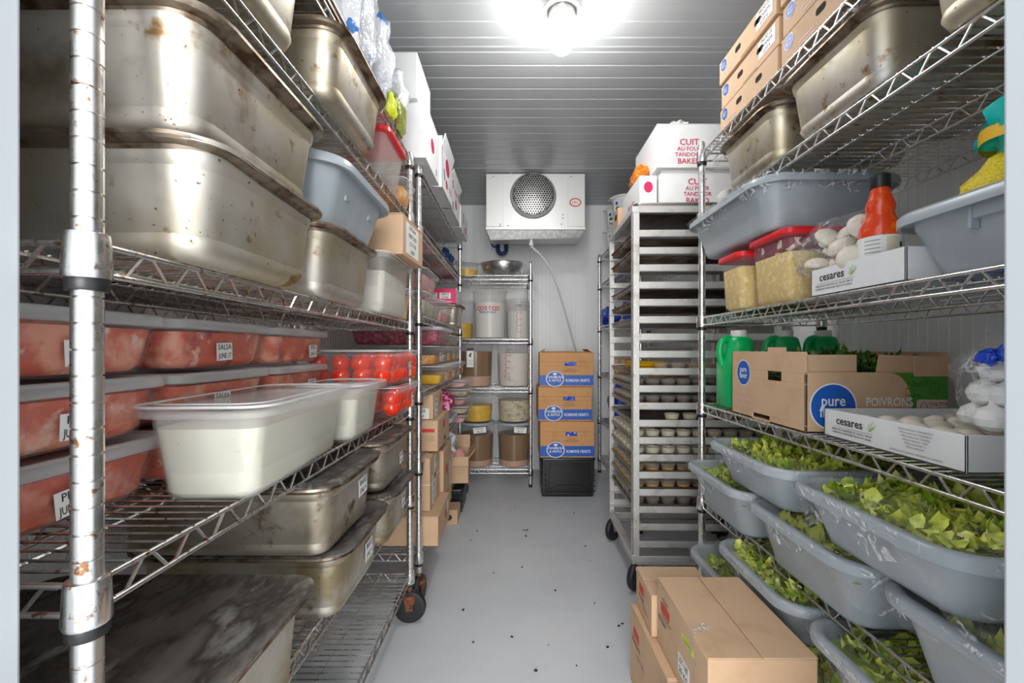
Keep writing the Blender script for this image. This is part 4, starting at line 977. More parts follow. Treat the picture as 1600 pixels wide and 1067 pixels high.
for q in range(2):
    o = MB().loft([rr(.075, .05, .01, 0), rr(.085, .06, .01, .02), rr(.088, .063, .01, .022), rr(.08, .055, .01, .021), rr(.072, .047, .01, .002)]).build('food_tray', 'yellow_print')
    o.location = (p[0]+.01*q, p[1], H+p[2]-.022+.024*q); tag(o, 'yellow food tray on the rolling rack, %s of two' % ('lower', 'upper')[q], 'tray', 'yellow trays on the rolling rack')
# on the rack top: a sheet pan with white bread boxes
ztop = .617+.020
p = rackpt(XC, RLY/2, ztop)
sheet_pan('wide sheet pan lying across the very top of the rolling rack', p[0]+.02, p[1], ztop, .33, .26, radians(-1.2))
def cuit(label, x0, x1, y0, y1, z0, z1, u, v, num=None):
    t, F = white_box(label, x0, x1, y0, y1, z0, z1)
    sz = .034
    for q, (tx, k_) in enumerate((('CUIT', 1.15), ('AU FOUR', .75), ('TANDOOR', .75), ('BAKED', 1.0))):
        F['-y'].text(tx, u, v+[.050, .020, -.006, -.036][q], sz*k_, 'ink_crimson', sx=1.0)
    if num: F['-x'].text(num, .0, -.06, .09, 'ink_crimson')
    return t, F
cuit('white bread box printed CUIT in red, lower one on the rolling rack', .665, 1.05, 2.02, 2.38, ztop+.004, ztop+.185, -.027, -.015, '12')
cuit('white bread box printed CUIT in red, stacked highest on the rolling rack', .640, 1.03, 2.00, 2.36, ztop+.187, ztop+.385, -.050, -.035)
bag('plastic_bag', 'white crumpled bag lying on the highest bread box', (.75, 2.06, H+ztop+.387), (.045, .03, .018), 'white_plastic', 52, amp=.3)
t, F = white_box('white produce box with a crimson oval at the aisle end of the rack top', .575, .655, 2.05, 2.36, ztop+.004, ztop+.17)
F['-y'].disc(.0, .03, .026, 'ink_crimson', sx=.8); F['-y'].rect(-.01, -.055, .022, .008, 'ink_black', a=.7, name='print'); F['-x'].text('FRAIS', 0, -.02, .05, 'ink_crimson'); F['-y'].poly([(0,-.07),(.02,-.055),(.03,-.068),(.012,-.08)], 'teal_bag', name='print')
bag('net_bag', 'orange net bag resting on the white produce box on the rack', (.612, 2.20, H+ztop+.172), (.035, .11, .045), 'orange_net', 55, amp=.15)
t, F = carton('carton', 'small dark brown carton at the far corner of the rack top', 'carton', .555, .66, 2.40, 2.50, ztop+.004, ztop+.14, seam=False)
F['-x'].disc(0, .02, .018, 'dark_hole', sx=1.3, name='hand_hole')

# ================================================================ back right corner unit
s = RB[0]
for k, (x, y, zz, g) in enumerate(((.83, 3.40, 0, 'lower'), (.83, 3.40, .18, 'upper'), (.84, 3.68, 0, 'lower'), (.84, 3.68, .18, 'upper'))):
    t = bucket('yogurt_pail', 'white pail with green and blue print, %s of the %s pair in the corner' % (g, 'nearer' if k < 2 else 'farther'), x, y, s+zz, .088, .174, None, 0, body='white_plastic', lid='white_plastic', group='white pails in the back right corner')
    a0 = -.75; F = Face(t, (.087*sin(a0), -.087*cos(a0), .09), (cos(a0), sin(a0), 0), (0,0,1), .05, .05)
    F.rect(0, .0, .060, .095, 'paper_label', off=.002); F.disc(-.008, .025, .014, 'ink_blue', off=.004, sx=.8); F.disc(.0, -.012, .013, 'ink_green', off=.004, sx=1.3); F.rect(.0, -.035, .036, .01, 'ink_blue', off=.004, name='print')
bag('plastic_bag', 'shiny blue bag on the corner shelf behind the rolling rack', (.775, 3.62, H+RB[2]), (.07, .10, .075), 'blue_bag', 61)
bag('plastic_bag', 'second shiny blue bag farther into the corner shelf', (.90, 3.30, H+RB[2]), (.09, .10, .10), 'blue_bag', 64)
t = clear_box('tall clear measuring box of amber liquid in the corner behind the rack', .765, .96, 3.50, 3.75, RB[3], .36, 'orange_food', .12, body='milky_plastic', lid='clear_plastic')
bag('plastic_bag', 'large blue sack low on the corner shelving behind the rack', (.80, 3.45, H+RB[4]), (.08, .14, .16), 'blue_bag', 67, amp=.12)
clear_box('milky box of yellow liquid on the corner unit seen between the rack runners', .88, 1.10, 2.70, 3.05, RB[3], .22, 'yellow_food', .06, body='milky_plastic', lid='milky_plastic')
# ================================================================ RIGHT UNIT
# top shelf: shallow produce cartons in two stacks of three
s = RA[0]
def pf_logo(F, u, v, r, big=False, off=.001):
    F.disc(u, v, r, 'ink_white', off=off, name='logo'); F.disc(u, v, r*.92, 'ink_blue', off=off+.0004, name='logo_field')
    F.text('pure', u, v+r*.22, r*.66, 'ink_white', off=off+.0008, sx=.8); F.text('flavor', u, v-r*.26, r*.66, 'ink_white', off=off+.0008, sx=.72)
gr = 'shallow tomato cartons on the top right shelf'
for c, (y0, y1) in enumerate(((1.205, 1.545), (.80, 1.190))):
    for k in range(3):
        lv = ['bottom', 'middle', 'top'][k]; z0 = s+k*.0835; dx = [0, .004, -.003][k]
        t, F = carton('produce_carton', 'shallow brown produce carton with blue logo, %s of the %s top right stack' % (lv, 'farther' if c == 0 else 'nearer'), 'carton', .715+dx, 1.02+dx, y0, y1, z0, z0+.082, group=gr, seam=False)
        hy = (y1-y0)/2
        pf_logo(F['-x'], -hy+.035, .012, .020)
        for u in (-.04, .075): F['-x'].rect(u, .006, .034, .017, 'dark_hole', name='hand_hole', r=.008)
        F['-x'].rect(.018, -.036, .08, .0015, 'cardboard_edge', name='slot'); 
        if c == 0 and k: F['-x'].tape(.11, .004, .085, .05, ['PROD 22', 'CANADA', 'LOT 6'], size=.014)
        for q in range(2): F['-x'].rect(-.09, -.018-q*.010, .06, .003, 'ink_pink', name='print')
# clear bin and bag at the far end under it
s = RA[1]
clear_box('clear plastic bin behind the last steel pan on the upper right shelf', .715, .95, 1.535, 1.655, s, .17, 'garlic', .05, lid='clear_plastic', body='clear_plastic')
pan('steel hotel pan with rusty drips, farthest of three on the upper right shelf', .672, 1.10, 1.165, 1.495, s, .150, seed=21, dent=.003)
pan('deep dented steel hotel pan, middle of three on the upper right shelf', .668, 1.12, .815, 1.140, s, .150, seed=22, dent=.005)
pan('dented steel hotel pan cut by the door frame, nearest of three at upper right', .660, 1.10, .400, .765, s, .150, seed=23, dent=.005)
# crumpled film over the middle pan
m = MB(); N = 26
vs = []; 
for i in range(N):
    for j in range(7):
        y = .82+.34*i/(N-1); q = j/6
        vs.append((.69-.045*q+.012*noise.noise(Vector((y*30, q*3, 1))), y, H+s+.158-.05*q*abs(noise.noise(Vector((y*16, 2, 0))))+.010*noise.noise(Vector((y*45, q*5, 4)))))
m.add(vs, [(i*7+j, (i+1)*7+j, (i+1)*7+j+1, i*7+j+1) for i in range(N-1) for j in range(6)])
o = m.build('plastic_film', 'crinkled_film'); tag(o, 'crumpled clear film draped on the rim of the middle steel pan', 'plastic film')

# second visible shelf
s = RA[2]
t, F = clear_box('square clear container of yellow couscous with a red lid, nearer and taller one', .705, .90, 1.150, 1.345, s, .200, 'couscous', .135, lid='red_lid', body='clear_plastic', r=.02, lip=.008, taper=.008, lump=.02)
slab(.083, .081, .02, .136, .172, .01, 30, 3).build('cabbage_layer', 'cabbage_mix', t)
t, F = clear_box('square clear container of yellow couscous with a red lid, smaller and farther one', .690, .84, 1.365, 1.515, s, .185, 'couscous', .135, lid='red_lid', body='clear_plastic', r=.02, lip=.008, taper=.008, lump=.02)
t, F = bus_tub('long grey tub wrapped in film balancing on red lidded containers', .640, 1.045, 1.150, 1.690, s+.205, .135, rx=radians(0))
gt = t
def cling(t, hx, hy, h, seed=0, sides=('-x',), drop=.07, over=True):
    """film stretched over a tub with loose folds hanging at the rim"""
    rnd = random.Random(seed); m = MB()
    P = rr(hx+.003, hy+.003, .075, 0, 10); n = len(P)
    # densify
    Q = []
    for i in range(n):
        a = Vector(P[i]); b = Vector(P[(i+1) % n]); k = max(1, int((b-a).length/.010))
        for j in range(k): Q.append(a.lerp(b, j/k))
    n = len(Q); rows = 7; vs = []
    for r_ in range(rows):
        q = r_/(rows-1)
        for i, p in enumerate(Q):
            d = drop*(.45+.9*max(0, noise.noise(Vector((p.x*7, p.y*7, seed)))+.35))
            nrm = Vector((p.x, p.y, 0)).normalized()
            w_ = .006*noise.noise(Vector((p.x*55, p.y*55, q*3+seed)))+.004*noise.noise(Vector((p.x*130, p.y*130, q*8)))
            vs.append(tuple(p+nrm*(.002+abs(w_)-q*.030*(1 if q > .25 else .4)) + Vector((0, 0, h+.003-q*d))))
    m.add(vs, [(r_*n+i, r_*n+(i+1) % n, (r_+1)*n+(i+1) % n, (r_+1)*n+i) for r_ in range(rows-1) for i in range(n)])
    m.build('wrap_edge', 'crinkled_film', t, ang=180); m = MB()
    if over:
        K = 22; J = 22; vs = []
        for i in range(K):
            for j in range(J):
                x = -hx+.004+2*(hx-.004)*i/(K-1); y = -hy+.004+2*(hy-.004)*j/(J-1)
                e = min(1, min(K-1-i, i)/3, min(J-1-j, j)/3)
                vs.append((x, y, h+.0035-e*(.003+.004*noise.noise(Vector((x*8+y*30, y*5, seed))))))
        m.add(vs, [(i*J+j, (i+1)*J+j, (i+1)*J+j+1, i*J+j+1) for i in range(K-1) for j in range(J-1) if min(i, K-2-i)+min(j, J-2-j) > 1])
    m.build('plastic_wrap', 'cling_film', t, ang=180)
cling(gt, .2025, .27, .135, 3, drop=.05)

def low_box(label, x0, x1, y0, y1, z, h, logo_u, rot=0, small=True):
    hx = (x1-x0)/2; hy = (y1-y0)/2; th = .004
    t = thing('mushroom_box', label, 'box', ((x0+x1)/2, (y0+y1)/2, H+z), rot)
    m = MB(); m.box(-hx, hx, -hy, hy, 0, th); m.box(-hx, -hx+th, -hy, hy, 0, h); m.box(hx-th, hx, -hy, hy, 0, h); m.box(-hx, hx, -hy, -hy+th, 0, h); m.box(-hx, hx, hy-th, hy, 0, h)
    m.build('body', 'white_card', t, bevel=.001)
    F = faces(t, hx, hy, h); f = F['-x']; u = logo_u
    f.text('cesares', u, .010, .026, 'ink_black', sx=1.0)
    for k in range(3): f.line([(u+.050+k*.006, .004), (u+.058+k*.007, .018+.004*(k % 2))], .0012, 'ink_lime')
    f.poly([(u+.052,.000), (u+.060,.002), (u+.070,.012), (u+.062,.010)], 'ink_lime', name='leaf_mark')
    f.rect(u+.01, -.004, .11, .0006, 'ink_faint', name='print')
    f.text('FERME AGRICOLE, MONTREAL QC  CANADA  H0M 1S0', u+.005, -.010, .0052, 'ink_black', sx=.9); f.text('CHAMPIGNONS / MUSHROOMS  PRODUCT OF CANADA', u+.005, -.017, .0052, 'ink_black', sx=.85)
    return t, F
def mushroom(label, p, r, rot, group):
    t = thing('mushroom', label, 'mushroom', p, rot[2], group, rot[0], rot[1])
    MB().lathe([(.25*r, .0), (.92*r, .02*r), (1.0*r, .18*r), (.9*r, .5*r), (.55*r, .78*r), (.1*r, .86*r)], 18).build('cap', 'mushroom', t)
    MB().lathe([(.30*r, -.5*r), (.34*r, -.45*r), (.28*r, 0), (.32*r, .05*r)], 12).build('stem', 'garlic', t)
t, F = low_box('low white printed box under the hot sauce bottle', .712, .95, .806, 1.065, s, .064, -.060)
rnd = random.Random(3)
g2 = 'mushrooms in the low white box under the sauce bottle'
for k in range(12):
    mushroom('pale mushroom lying in the box beneath the hot sauce bottle', (.745+.045*(k % 4), .84+.070*(k//4), H+s+.030+.006*rnd.random()), .024, (rnd.uniform(-.4,.4), rnd.uniform(-.4,.4), 0), g2)
# bag of mushrooms
t = thing('mushroom_bag', 'clear bag of large pale mushrooms slumped beside the hot sauce bottle', 'bag', (.775, 1.045, H+s+.050), 0)
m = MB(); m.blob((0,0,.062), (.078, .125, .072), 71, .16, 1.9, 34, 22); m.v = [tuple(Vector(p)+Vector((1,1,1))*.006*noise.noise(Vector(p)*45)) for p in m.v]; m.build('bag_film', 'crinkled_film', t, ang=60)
for k in range(9):
    mushroom('large pale mushroom inside the clear bag beside the sauce bottle', (.755+.03*(k % 2)-.02*(k % 3 == 0), .965+.055*(k//3)+.01*(k % 2), H+s+.072+.034*(k % 3)), .030, (rnd.uniform(-1.2,1.2), rnd.uniform(-1.2,.2), 0), 'mushrooms in the clear bag')
# hot sauce bottle
t = thing('sauce_bottle', 'tall hot sauce bottle with a black cap and a white label on the right shelf', 'bottle', (.755, .915, H+s+.005), radians(0))
prof = [(.030, 0), (.036, .004), (.037, .012), (.037, .110), (.035, .122), (.026, .142), (.0235, .152), (.0255, .160), (.0255, .168), (.021, .180), (.0145, .205), (.0135, .214)]
MB().lathe(prof, 32).build('glass', 'hot_sauce', t, ang=50)
MB().lathe([(.0165, .203), (.0175, .206), (.0175, .228), (.0150, .231)], 24).build('cap', 'black_plastic', t)
n = 28; m = MB(); R_ = .0376; a0, a1 = -2.9, .9
m.add([(R_*cos(-pi/2+a0+(a1-a0)*i/n), R_*sin(-pi/2+a0+(a1-a0)*i/n), z_) for i in range(n+1) for z_ in (.022, .100)], [(2*i, 2*i+2, 2*i+3, 2*i+1) for i in range(n)])
lab_ = m.build('label', 'paper_label', t)
def on_bottle(a, z0, z1, w_, mt, nm='print'):
    m = MB(); q = 5; R2 = .0380
    m.add([(R2*cos(-pi/2+a+w_*(i/q-.5)/R2), R2*sin(-pi/2+a+w_*(i/q-.5)/R2), z_) for i in range(q+1) for z_ in (z0, z1)], [(2*i, 2*i+2, 2*i+3, 2*i+1) for i in range(q)]); m.build(nm, mt, lab_)
for i, wd in enumerate((.001, .002, .001, .0015, .002, .001, .0015, .001, .002)): on_bottle(-1.35+i*.085, .030, .056, wd, 'ink_black', 'barcode')
for i in range(4): on_bottle(-1.05, .066+i*.008, .0675+i*.008, .028, 'ink_faint')
on_bottle(-.15, .026, .096, .020, 'cream_cup', 'picture'); on_bottle(-.1, .04, .05, .006, 'ink_black'); on_bottle(.3, .075, .085, .006, 'ink_black'); on_bottle(-.2, .055, .062, .014, 'ink_pink')
# grey tub with yellow net bag at the door frame
t, F = bus_tub('grey tub holding yellow net and teal bags, cut off by the right door frame', .690, 1.09, .440, .850, s, .118)
tub_handles(t, .20, .205, .118, 'x')
bag('net_bag', 'yellow mesh produce bag heaped in the grey tub beside the door frame', (.835, .715, H+s+.014), (.080, .100, .098), 'yellow_net', 73, amp=.12)
t = bag('plastic_bag', 'turquoise printed bag with a yellow band standing above the yellow mesh bag', (.845, .695, H+s+.185), (.070, .080, .062), 'teal_bag', 79, amp=.18)
m = MB(); n = 30
vs = []
for i in range(n+1):
    a = -2.6+2.8*i/n
    for z_ in (.030, .052): vs.append((.076*cos(a-pi/2-.6), .086*sin(a-pi/2-.6), z_+.004*sin(a*3)))
m.add(vs, [(2*i, 2*i+2, 2*i+3, 2*i+1) for i in range(n)]); m.build('yellow_band', 'yellow_print', t)
# fourth shelf: green jugs, produce carton, low box, garlic bag
s = RA[3]
def jug(label, x, y, rot=0):
    t = thing('plastic_jug', label, 'jug', (x, y, H+s), rot, 'green plastic jugs behind the produce carton')
    hx, hy = .062, .062
    rings = [rr(hx-.012, hy-.012, .02, 0), rr(hx, hy, .03, .012), rr(hx, hy, .03, .150), rr(hx-.004, hy-.004, .035, .170), rr(.050, .048, .040, .195), rr(.046, .044, .040, .225), rr(.040, .040, .036, .245), rr(.030, .030, .028, .252)]
    MB().loft(rings).build('body', 'green_jug', t, ang=50)
    MB().tube(smooth([(-.020, 0, .244), (-.050, 0, .246), (-.066, 0, .225), (-.068, 0, .185), (-.058, 0, .150)], 2), .012, 12).build('handle', 'green_jug', t, ang=60)
    MB().lathe([(.026, .250), (.0265, .252), (.0265, .272), (.024, .274)], 24).build('cap', 'white_plastic', t)
    return t
jug('bright green plastic jug with a white cap, leftmost, beside the produce carton', .795, 1.575, radians(0))
jug('green plastic jug behind the produce carton, middle of the three', .965, 1.585, radians(0))
jug('green plastic jug behind the produce carton, rightmost of the three', 1.095, 1.575, radians(10))
# produce carton with herbs
x0, x1, y0, y1 = .712, 1.062, 1.085, 1.455; hx = (x1-x0)/2; hy = (y1-y0)/2; h = .200; th = .005
t = thing('produce_carton', 'open brown pepper carton with round blue logos, full of green herbs', 'carton', ((x0+x1)/2, (y0+y1)/2, H+s), 0)
m = MB(); m.box(-hx, hx, -hy, hy, 0, th)
# aisle end with hand hole and bottom notch
v0, v1, u0, u1 = .120, .146, .015, .085
X0, X1 = -hx, -hx+th
for a, b, c, d in ((-hy, hy, .018, v0), (-hy, hy, v1, h), (-hy, -u1, v0, v1), (-u0, hy, v0, v1), (-hy, -.03, 0, .018), (.06, hy, 0, .018)): m.box(X0, X1, a, b, c, d)
m.box(hx-th, hx, -hy, hy, 0, h)
m.box(-hx, hx, hy-th, hy, 0, h)
m.box(-hx, hx, -hy, -hy+th, 0, .150)
m.build('body', 'cardboard', t, bevel=.001)
m = MB(); m.box(-hx+.004, -.045, -hy+.006, -hy+.010, .11, .193); m.build('flap', 'cardboard', t); m = MB(); m.add([(-.002+.0, -hy+.006, .11), (hx-.05, -hy+.006, .11), (hx-.05, -hy+.006, .19), (.012, -hy+.006, .193), (-.002, -hy+.010, .11), (hx-.05, -hy+.010, .11), (hx-.05, -hy+.010, .19), (.012, -hy+.010, .193)], [(0,1,2,3), (7,6,5,4), (0,3,7,4), (1,5,6,2), (3,2,6,7), (0,4,5,1)]); m.build('flap', 'cardboard', t)
m = MB(); m.box(hx-.085, hx+.004, -hy-.004, -hy, .14, .19); m.build('corner_flap', 'cardboard', t)
m = MB(); m.box(-hx+.001, -hx+.005, -.10, -.02, h-.002, h+.012); m.build('tab', 'cardboard', t)
F = Face(t, (-hx, 0, h/2), (0,-1,0), (0,0,1), hy, h/2)
F.disc(-.110, .034, .0405, 'ink_white', name='logo'); F.disc(-.110, .034, .0375, 'ink_blue', off=.001, name='logo_field'); F.text('pure', -.110, .044, .025, 'ink_white', off=.0015, sx=.85); F.text('flavor', -.110, .025, .025, 'ink_white', off=.0015, sx=.78)
F.text('PEPPERS', -.118, -.030, .019, 'ink_pink'); F.text('POIVRONS', -.115, -.046, .019, 'ink_pink'); F.text('PRODUCT OF CANADA', -.105, -.066, .009, 'ink_pink'); F.text('CAT. No 1', -.125, -.080, .009, 'ink_pink')
F = Face(t, (0, -hy, .075), (1,0,0), (0,0,1), hx, .075)
gp = [(.155-.02, -.074), (hx-.001, -.074), (hx-.001, .0735)]
arc = [(.03+.0, .0735)]+[( .03+.055*sin(a), .0735-.055*1.35*(1-cos(a))) for a in [pi/2*k/8 for k in range(1, 9)]]+[(.088, -.03), (.092, -.074)]
F.poly([(.175-.0, -.074), (.174, .0735)][:1]+[(hx-.001, .0735)]+arc, 'ink_green', name='green_field')
pfu = -.108
F.disc(pfu, -.010, .0585, 'ink_white', name='logo', off=.001); F.disc(pfu, -.010, .055, 'ink_blue', name='logo_field', off=.0014); F.text('pure', pfu, .004, .038, 'ink_white', off=.0018, sx=.85); F.text('flavor', pfu, -.023, .038, 'ink_white', off=.0018, sx=.78)
F.text('POIVRONS', .030, .001, .030, 'ink_white', sx=.80, off=.0014)
F.rect(.135, -.010, .076, .036, 'ink_pink', name='stamp', off=.0012, r=.006); F.text('CULTIVE', .150, -.003, .012, 'ink_darkgreen', off=.002); F.text('EN SERRE', .150, -.016, .012, 'ink_darkgreen', off=.002)
F.line([(.106,-.022), (.106,-.006), (.114,.003), (.122,-.006), (.122,-.022), (.106,-.022)], .0014, 'ink_darkgreen', off=.002)
def curve_line(pts, wd=.0016): F.line(smooth(pts, 2), wd, 'ink_darkgreen', off=.0014)
curve_line([(.10+.016*cos(a), .058+.012*sin(a)) for a in [2*pi*k/12 for k in range(13)]]); curve_line([(.10+.026*cos(a), .058+.018*sin(a)) for a in [pi+2*pi*k/12*.9 for k in range(8)]])
curve_line([(.135,.05), (.125,.035), (.14,.018), (.155,.035), (.150,.052), (.14,.046), (.135,.05)]); curve_line([(.07,.035), (.085,.036), (.095,.022), (.08,.0), (.07,.002)]); curve_line([(.07,.018), (.085,.018), (.092,.012)]); curve_line([(.09,.018), (.105,.02), (.108,.01)])
curve_line([(.09,-.05), (.11,-.04), (.12,-.055), (.14,-.045), (.16,-.06)]); curve_line([(.095,-.06), (.10,-.045), (.105,-.062)])
# herbs: one heap of small sprigs
rnd = random.Random(11)
def leaf(mb, p, d, ln, wd, curl, nseg=4, nw=3, ruf=.0, seed=0):
    d = Vector(d).normalized(); side = d.cross(Vector((0,0,1)))
    if side.length < .05: side = Vector((1,0,0))
    side.normalize(); up = side.cross(d); vs = []
    for i in range(nseg+1):
        q = i/nseg; w_ = wd*math.sin(pi*min(.97, .12+.85*q))**.8
        c = Vector(p)+d*ln*q+up*(curl*(q-.2)**2)
        for j in range(nw+1):
            u = j/nw*2-1; e = ruf*noise.noise(Vector((q*6+seed, u*3.3, seed*.7)))*(abs(u)*1.2+.3)
            vs.append(tuple(c+side*w_*u+up*(e+.15*wd*u*u)+d*ruf*.6*noise.noise(Vector((seed, u*5, q*5)))*abs(u)))
    k = nw+1
    mb.add(vs, [(i*k+j, i*k+j+1, (i+1)*k+j+1, (i+1)*k+j) for i in range(nseg) for j in range(nw)])
m = MB()
for i in range(620):
    x = rnd.uniform(-hx+.02, hx-.03); y = rnd.uniform(-hy+.025, hy-.02); z_ = .165+.030*noise.noise(Vector((x*14, y*14, 0)))+rnd.uniform(-.04, .02)
    leaf(m, (x, y, z_), (rnd.uniform(-1,1), rnd.uniform(-1,1), rnd.uniform(-.1,.7)), rnd.uniform(.018,.034), .007, .01, 2, 2, .008, i)
m.add([(-hx+.02,-hy+.025,.13), (hx-.02,-hy+.025,.13), (hx-.02,hy-.02,.13), (-hx+.02,hy-.02,.13)], [(0,1,2,3)])
o = m.build('fresh_herbs', 'herb'); o.location = t.location; tag(o, 'leafy green herbs filling the open pepper carton', 'herbs', kind='stuff')
# low box of mushrooms
t, F = low_box('low white printed box in front of the pepper carton', .744, 1.06, .729, 1.066, s, .064, -.088)
for q in range(6): F['-x'].text('White mushrooms  Champignons blancs'[:30-3*q], .075, .022-q*.0065, .0050, 'ink_faint')
F['-x'].text('PRODUCE OF CANADA  PRODUIT DU CANADA', .075, -.022, .005, 'ink_faint')
m = MB(); m.box(-.150, -.151, -.169, -.1695, .001, .063)
for k in range(20):
    mushroom('pale mushroom heaped in the low white box beside the pepper carton', (.775+.050*(k % 5)+.01*rnd.random(), .80+.060*(k//5), H+s+.032+.008*rnd.random()), .027, (rnd.uniform(-.5,.5), rnd.uniform(-.5,.5), 0), 'mushrooms in the low white box beside the pepper carton')
t = thing('garlic_bag', 'clear bag of pale bulbs with blue print leaning by the right door frame', 'bag', (.84, .735, H+s+.066), 0)
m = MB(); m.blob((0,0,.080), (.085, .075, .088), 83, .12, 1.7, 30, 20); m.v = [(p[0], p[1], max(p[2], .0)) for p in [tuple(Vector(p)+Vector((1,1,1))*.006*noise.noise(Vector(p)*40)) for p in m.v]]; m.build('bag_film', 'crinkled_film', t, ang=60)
m = MB()
for k in range(7):
    a = -2.9+k*.36; m.blob((.072*cos(a), .062*sin(a), .128+.006*(k % 2)), (.016, .016, .014), k, .2, 2, 10, 8)
m.build('blue_print', 'blue_bag', t)
for k in range(20):
    a = k*2.4; rad = .054*(1-.35*(k//8)/2)
    p = (.84+rad*cos(a), .735+rad*sin(a)*.85, H+s+.092+.040*(k//8))
    q = thing('garlic_bulb', 'pale garlic bulb inside the clear bag by the door frame', 'garlic', p, a, 'garlic bulbs in the clear bag')
    MB().lathe([(.008,-.020), (.022,-.012), (.026,0), (.020,.014), (.007,.022), (.004,.034)], 14).build('bulb', 'garlic', q)
t = bag('plastic_bag', 'small bright blue bag hooked on the right shelf by the door frame', (.85, .655, H+RA[2]-.115), (.022, .03, .045), 'blue_bag', 91)
m = MB(); m.tube([(0,0,.085), (.002,0,.112), (.004,0,.118)], .002, 5); m.build('loop', 'blue_bag', t)

# ---------------------------------------------------------------- tubs of lettuce
def lettuce(label, x0, x1, y0, y1, z, top, seed, n=95, hmp=.026):
    rnd = random.Random(seed); m = MB(); hx = (x1-x0)/2; hy = (y1-y0)/2
    K = 10; vs = [(-hx+2*hx*i/K, -hy+2*hy*j/K, top-.022+hmp*.6*noise.noise(Vector((i*.5, j*.5, seed)))) for i in range(K+1) for j in range(K+1)]
    m.add(vs, [(i*(K+1)+j, (i+1)*(K+1)+j, (i+1)*(K+1)+j+1, i*(K+1)+j+1) for i in range(K) for j in range(K)])
    for i in range(n*7):
        x = rnd.uniform(-hx+.02, hx-.02); y = rnd.uniform(-hy+.02, hy-.02)
        zz = top-.012+hmp*noise.noise(Vector((x*9, y*9, seed)))+rnd.uniform(-.010, .008)
        leaf(m, (x, y, zz), (rnd.uniform(-1,1), rnd.uniform(-1,1), rnd.uniform(-.1,.55)), rnd.uniform(.022,.046), rnd.uniform(.008,.017), rnd.uniform(-.01,.03), 4, 3, .016, seed*50+i)
    o = m.build('chopped_lettuce', 'lettuce', ang=180); o.location = ((x0+x1)/2, (y0+y1)/2, H+z); tag(o, label, 'lettuce', kind='stuff'); return o
def tub_of_lettuce(lt, ll, x0, x1, y0, y1, z, seed, rot=0, h=.15, drop=.08, ry=0, grp='grey lettuce tubs on the right unit'):
    t, F = bus_tub(lt, x0, x1, y0, y1, z, h, rot=rot, group=grp, ry=ry)
    cling(t, (x1-x0)/2, (y1-y0)/2, h, seed, drop=drop)
    o = lettuce(ll, x0+.04, x1-.04, y0+.04, y1-.04, z, h-(.026 if h > .14 else .006), seed); o.rotation_euler = (0, ry, rot)
    return t
s = RA[4]; D_ = .56
tub_of_lettuce('film covered grey lettuce tub, farthest of the lower layer under the mushroom shelf', 'lettuce in the farthest tub of the lower layer', .635, .635+D_, 1.27, 1.69, s, 1)
tub_of_lettuce('film covered grey lettuce tub, middle of the lower layer under the mushroom shelf', 'lettuce in the middle tub of the lower layer', .635, .635+D_, .835, 1.255, s, 2)
tub_of_lettuce('grey lettuce tub cut off by the door frame, nearest of the lower layer', 'lettuce in the nearest tub of the lower layer', .645, .645+D_, .40, .82, s, 3)
tub_of_lettuce('film covered grey lettuce tub, farther of the two riding on the upper layer', 'lettuce in the farther tub of the upper layer', .625, .625+D_, 1.055, 1.475, s+.1545, 4, h=.119, drop=.08)
tub_of_lettuce('large film covered grey lettuce tub, nearer of the two riding on the upper layer', 'lettuce in the nearer tub of the upper layer', .615, .615+D_, .605, 1.025, s+.1545, 5, h=.119, drop=.10)
s = RA[5]
tub_of_lettuce('grey lettuce tub farthest back of the bottom right shelf', 'lettuce in the back tub of the bottom shelf', .640, .640+D_, 1.28, 1.68, s, 6)
tub_of_lettuce('grey lettuce tub on the bottom layer hidden below the far cartons', 'lettuce in the hidden middle tub of the bottom shelf', .650, .650+D_, .86, 1.27, s, 7)
tub_of_lettuce('grey lettuce tub lowest and nearest on the bottom right shelf', 'lettuce in the nearest tub of the bottom shelf', .640, .640+D_, .43, .85, s, 8)
tub_of_lettuce('film covered grey lettuce tub stacked second on the bottom shelf, beside the floor cartons', 'lettuce in the stacked tub beside the floor cartons', .635, .635+D_, 1.03, 1.44, s+.1545, 9, h=.119, drop=.08)
tub_of_lettuce('film covered grey lettuce tub stacked second on the bottom shelf, nearest the door', 'lettuce in the stacked tub nearest the door', .640, .640+D_, .60, 1.015, s+.1545, 10, h=.119)

# ---------------------------------------------------------------- cartons on the floor in front
t, F = carton('carton', 'brown carton on the floor at the far bottom of the pile, right of the aisle', 'carton', .380, .605, 1.12, 1.45, -1.08, -.832, rot=radians(1.5))
F['-x'].rect(-.10, .06, .055, .028, 'ink_red', name='stripe'); F['-x'].text('PRODUCE', -.10, .03, .018, 'ink_black'); F['-x'].text('KEEP COLD', -.06, .0, .014, 'ink_faint')
t, F = carton('carton', 'brown carton on the floor at the near bottom of the pile, at the frame edge', 'carton', .345, .60, .70, 1.07, -1.08, -.832)
t, F = carton('carton', 'brown taped carton with red stripe, highest and nearest of the pile', 'carton', .405, .637, .930, 1.262, -.830, -.650, rot=radians(0))
F['-x'].rect(-.100, .030, .065, .024, 'ink_red', name='stripe'); F['-x'].text('POULET', -.10, .052, .012, 'ink_black'); F['-x'].text('GRADE A', -.095, .008, .018, 'ink_faint'); F['-x'].text('FROZEN', -.125, -.012, .016, 'ink_black')
F['-x'].rect(.055, .045, .07, .014, 'lime_tape', name='tape', a=-.05)
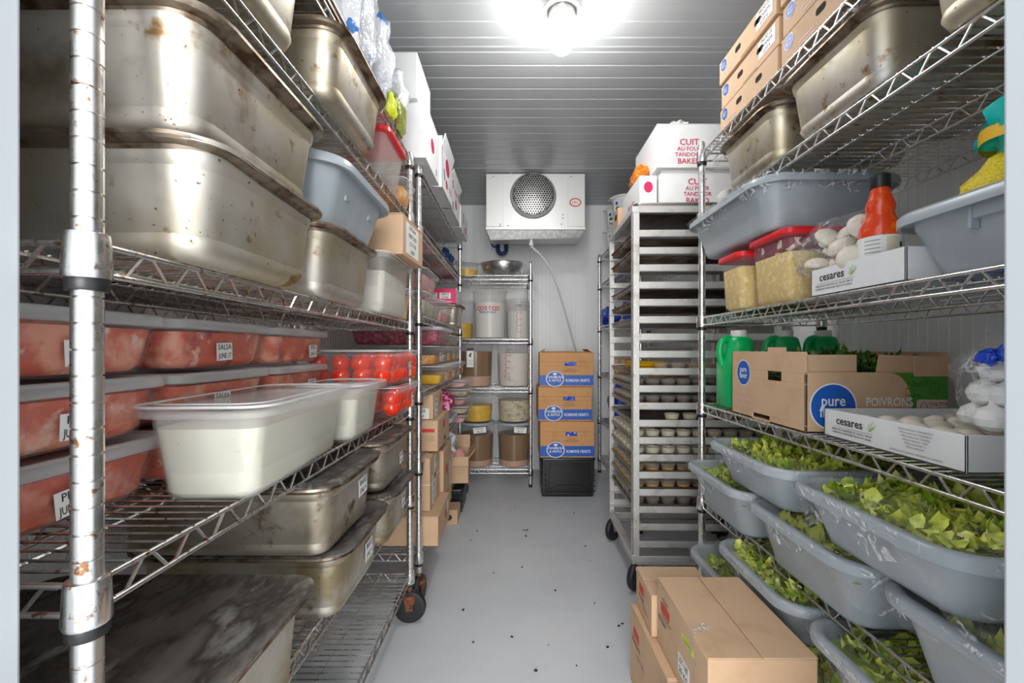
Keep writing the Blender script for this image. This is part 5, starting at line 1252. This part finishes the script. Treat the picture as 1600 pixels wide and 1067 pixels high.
F['-x'].text('CONGELE', .055, .045, .012, 'ink_green', off=.0018); F['-x'].tape(.03, -.035, .07, .05, ['LOT 1187', '20 KG'])
F['-y'].tape(.0, -.035, .10, .04, ['TRAY PACK', '457 B'], size=.014); F['-y'].tape(.09, -.04, .05, .03, ['22 06'], size=.012)
m = MB(); N = 30; vs = []
for i in range(N):
    q = i/(N-1)
    for j in range(6):
        w_ = -.014+.028*j/5
        if q < .4: p = (-.116+.05*(1-q/.4), 0, .1805)
        else: p = (-.118, 0, .1805-(q-.4)/.6*.14)
        vs.append((p[0]-.004*noise.noise(Vector((q*25, j*2., 0)))-.001*(q > .4), -.060+w_+.008*noise.noise(Vector((q*9, 0, 3)))-.04*q, p[2]+.006*abs(noise.noise(Vector((q*22, j*1.5, 7))))*(1 if q < .4 else .2)))
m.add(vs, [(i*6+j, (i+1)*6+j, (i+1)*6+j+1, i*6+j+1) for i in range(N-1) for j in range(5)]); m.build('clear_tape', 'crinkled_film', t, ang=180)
t, F = carton('carton', 'brown carton with red stripe behind the highest one, in front of the rolling rack', 'carton', .393, .585, 1.272, 1.445, -.830, -.710, rot=radians(-1), gap='x')
F['-x'].rect(-.02, .02, .05, .025, 'ink_red', name='stripe'); F['-x'].text('POULET', -.02, -.008, .016, 'ink_black'); F['-x'].text('GRADE A', .02, -.025, .014, 'ink_faint')
# debris on the floor
rnd = random.Random(8); m = MB()
for i in range(26):
    x = rnd.uniform(-.30, .42); y = rnd.uniform(1.35, 3.2); r = rnd.uniform(.0015, .004); m.blob((x, y, r*.7), (r*1.6, r, r), i, .3, 3, 7, 5)
o = m.build('floor_crumbs', 'dark_hole'); tag(o, 'dark crumbs scattered on the grey aisle floor', 'crumbs', kind='stuff')
o = MB().tube(smooth([(0,0,.003), (.012,.004,.004), (.03,.0,.003), (.034,.02,.003)], 2), .0016, 6).build('plastic_scrap', 'dark_hole'); o.location = (.04, 2.63, 0); tag(o, 'small curled black scrap on the open aisle floor', 'scrap')
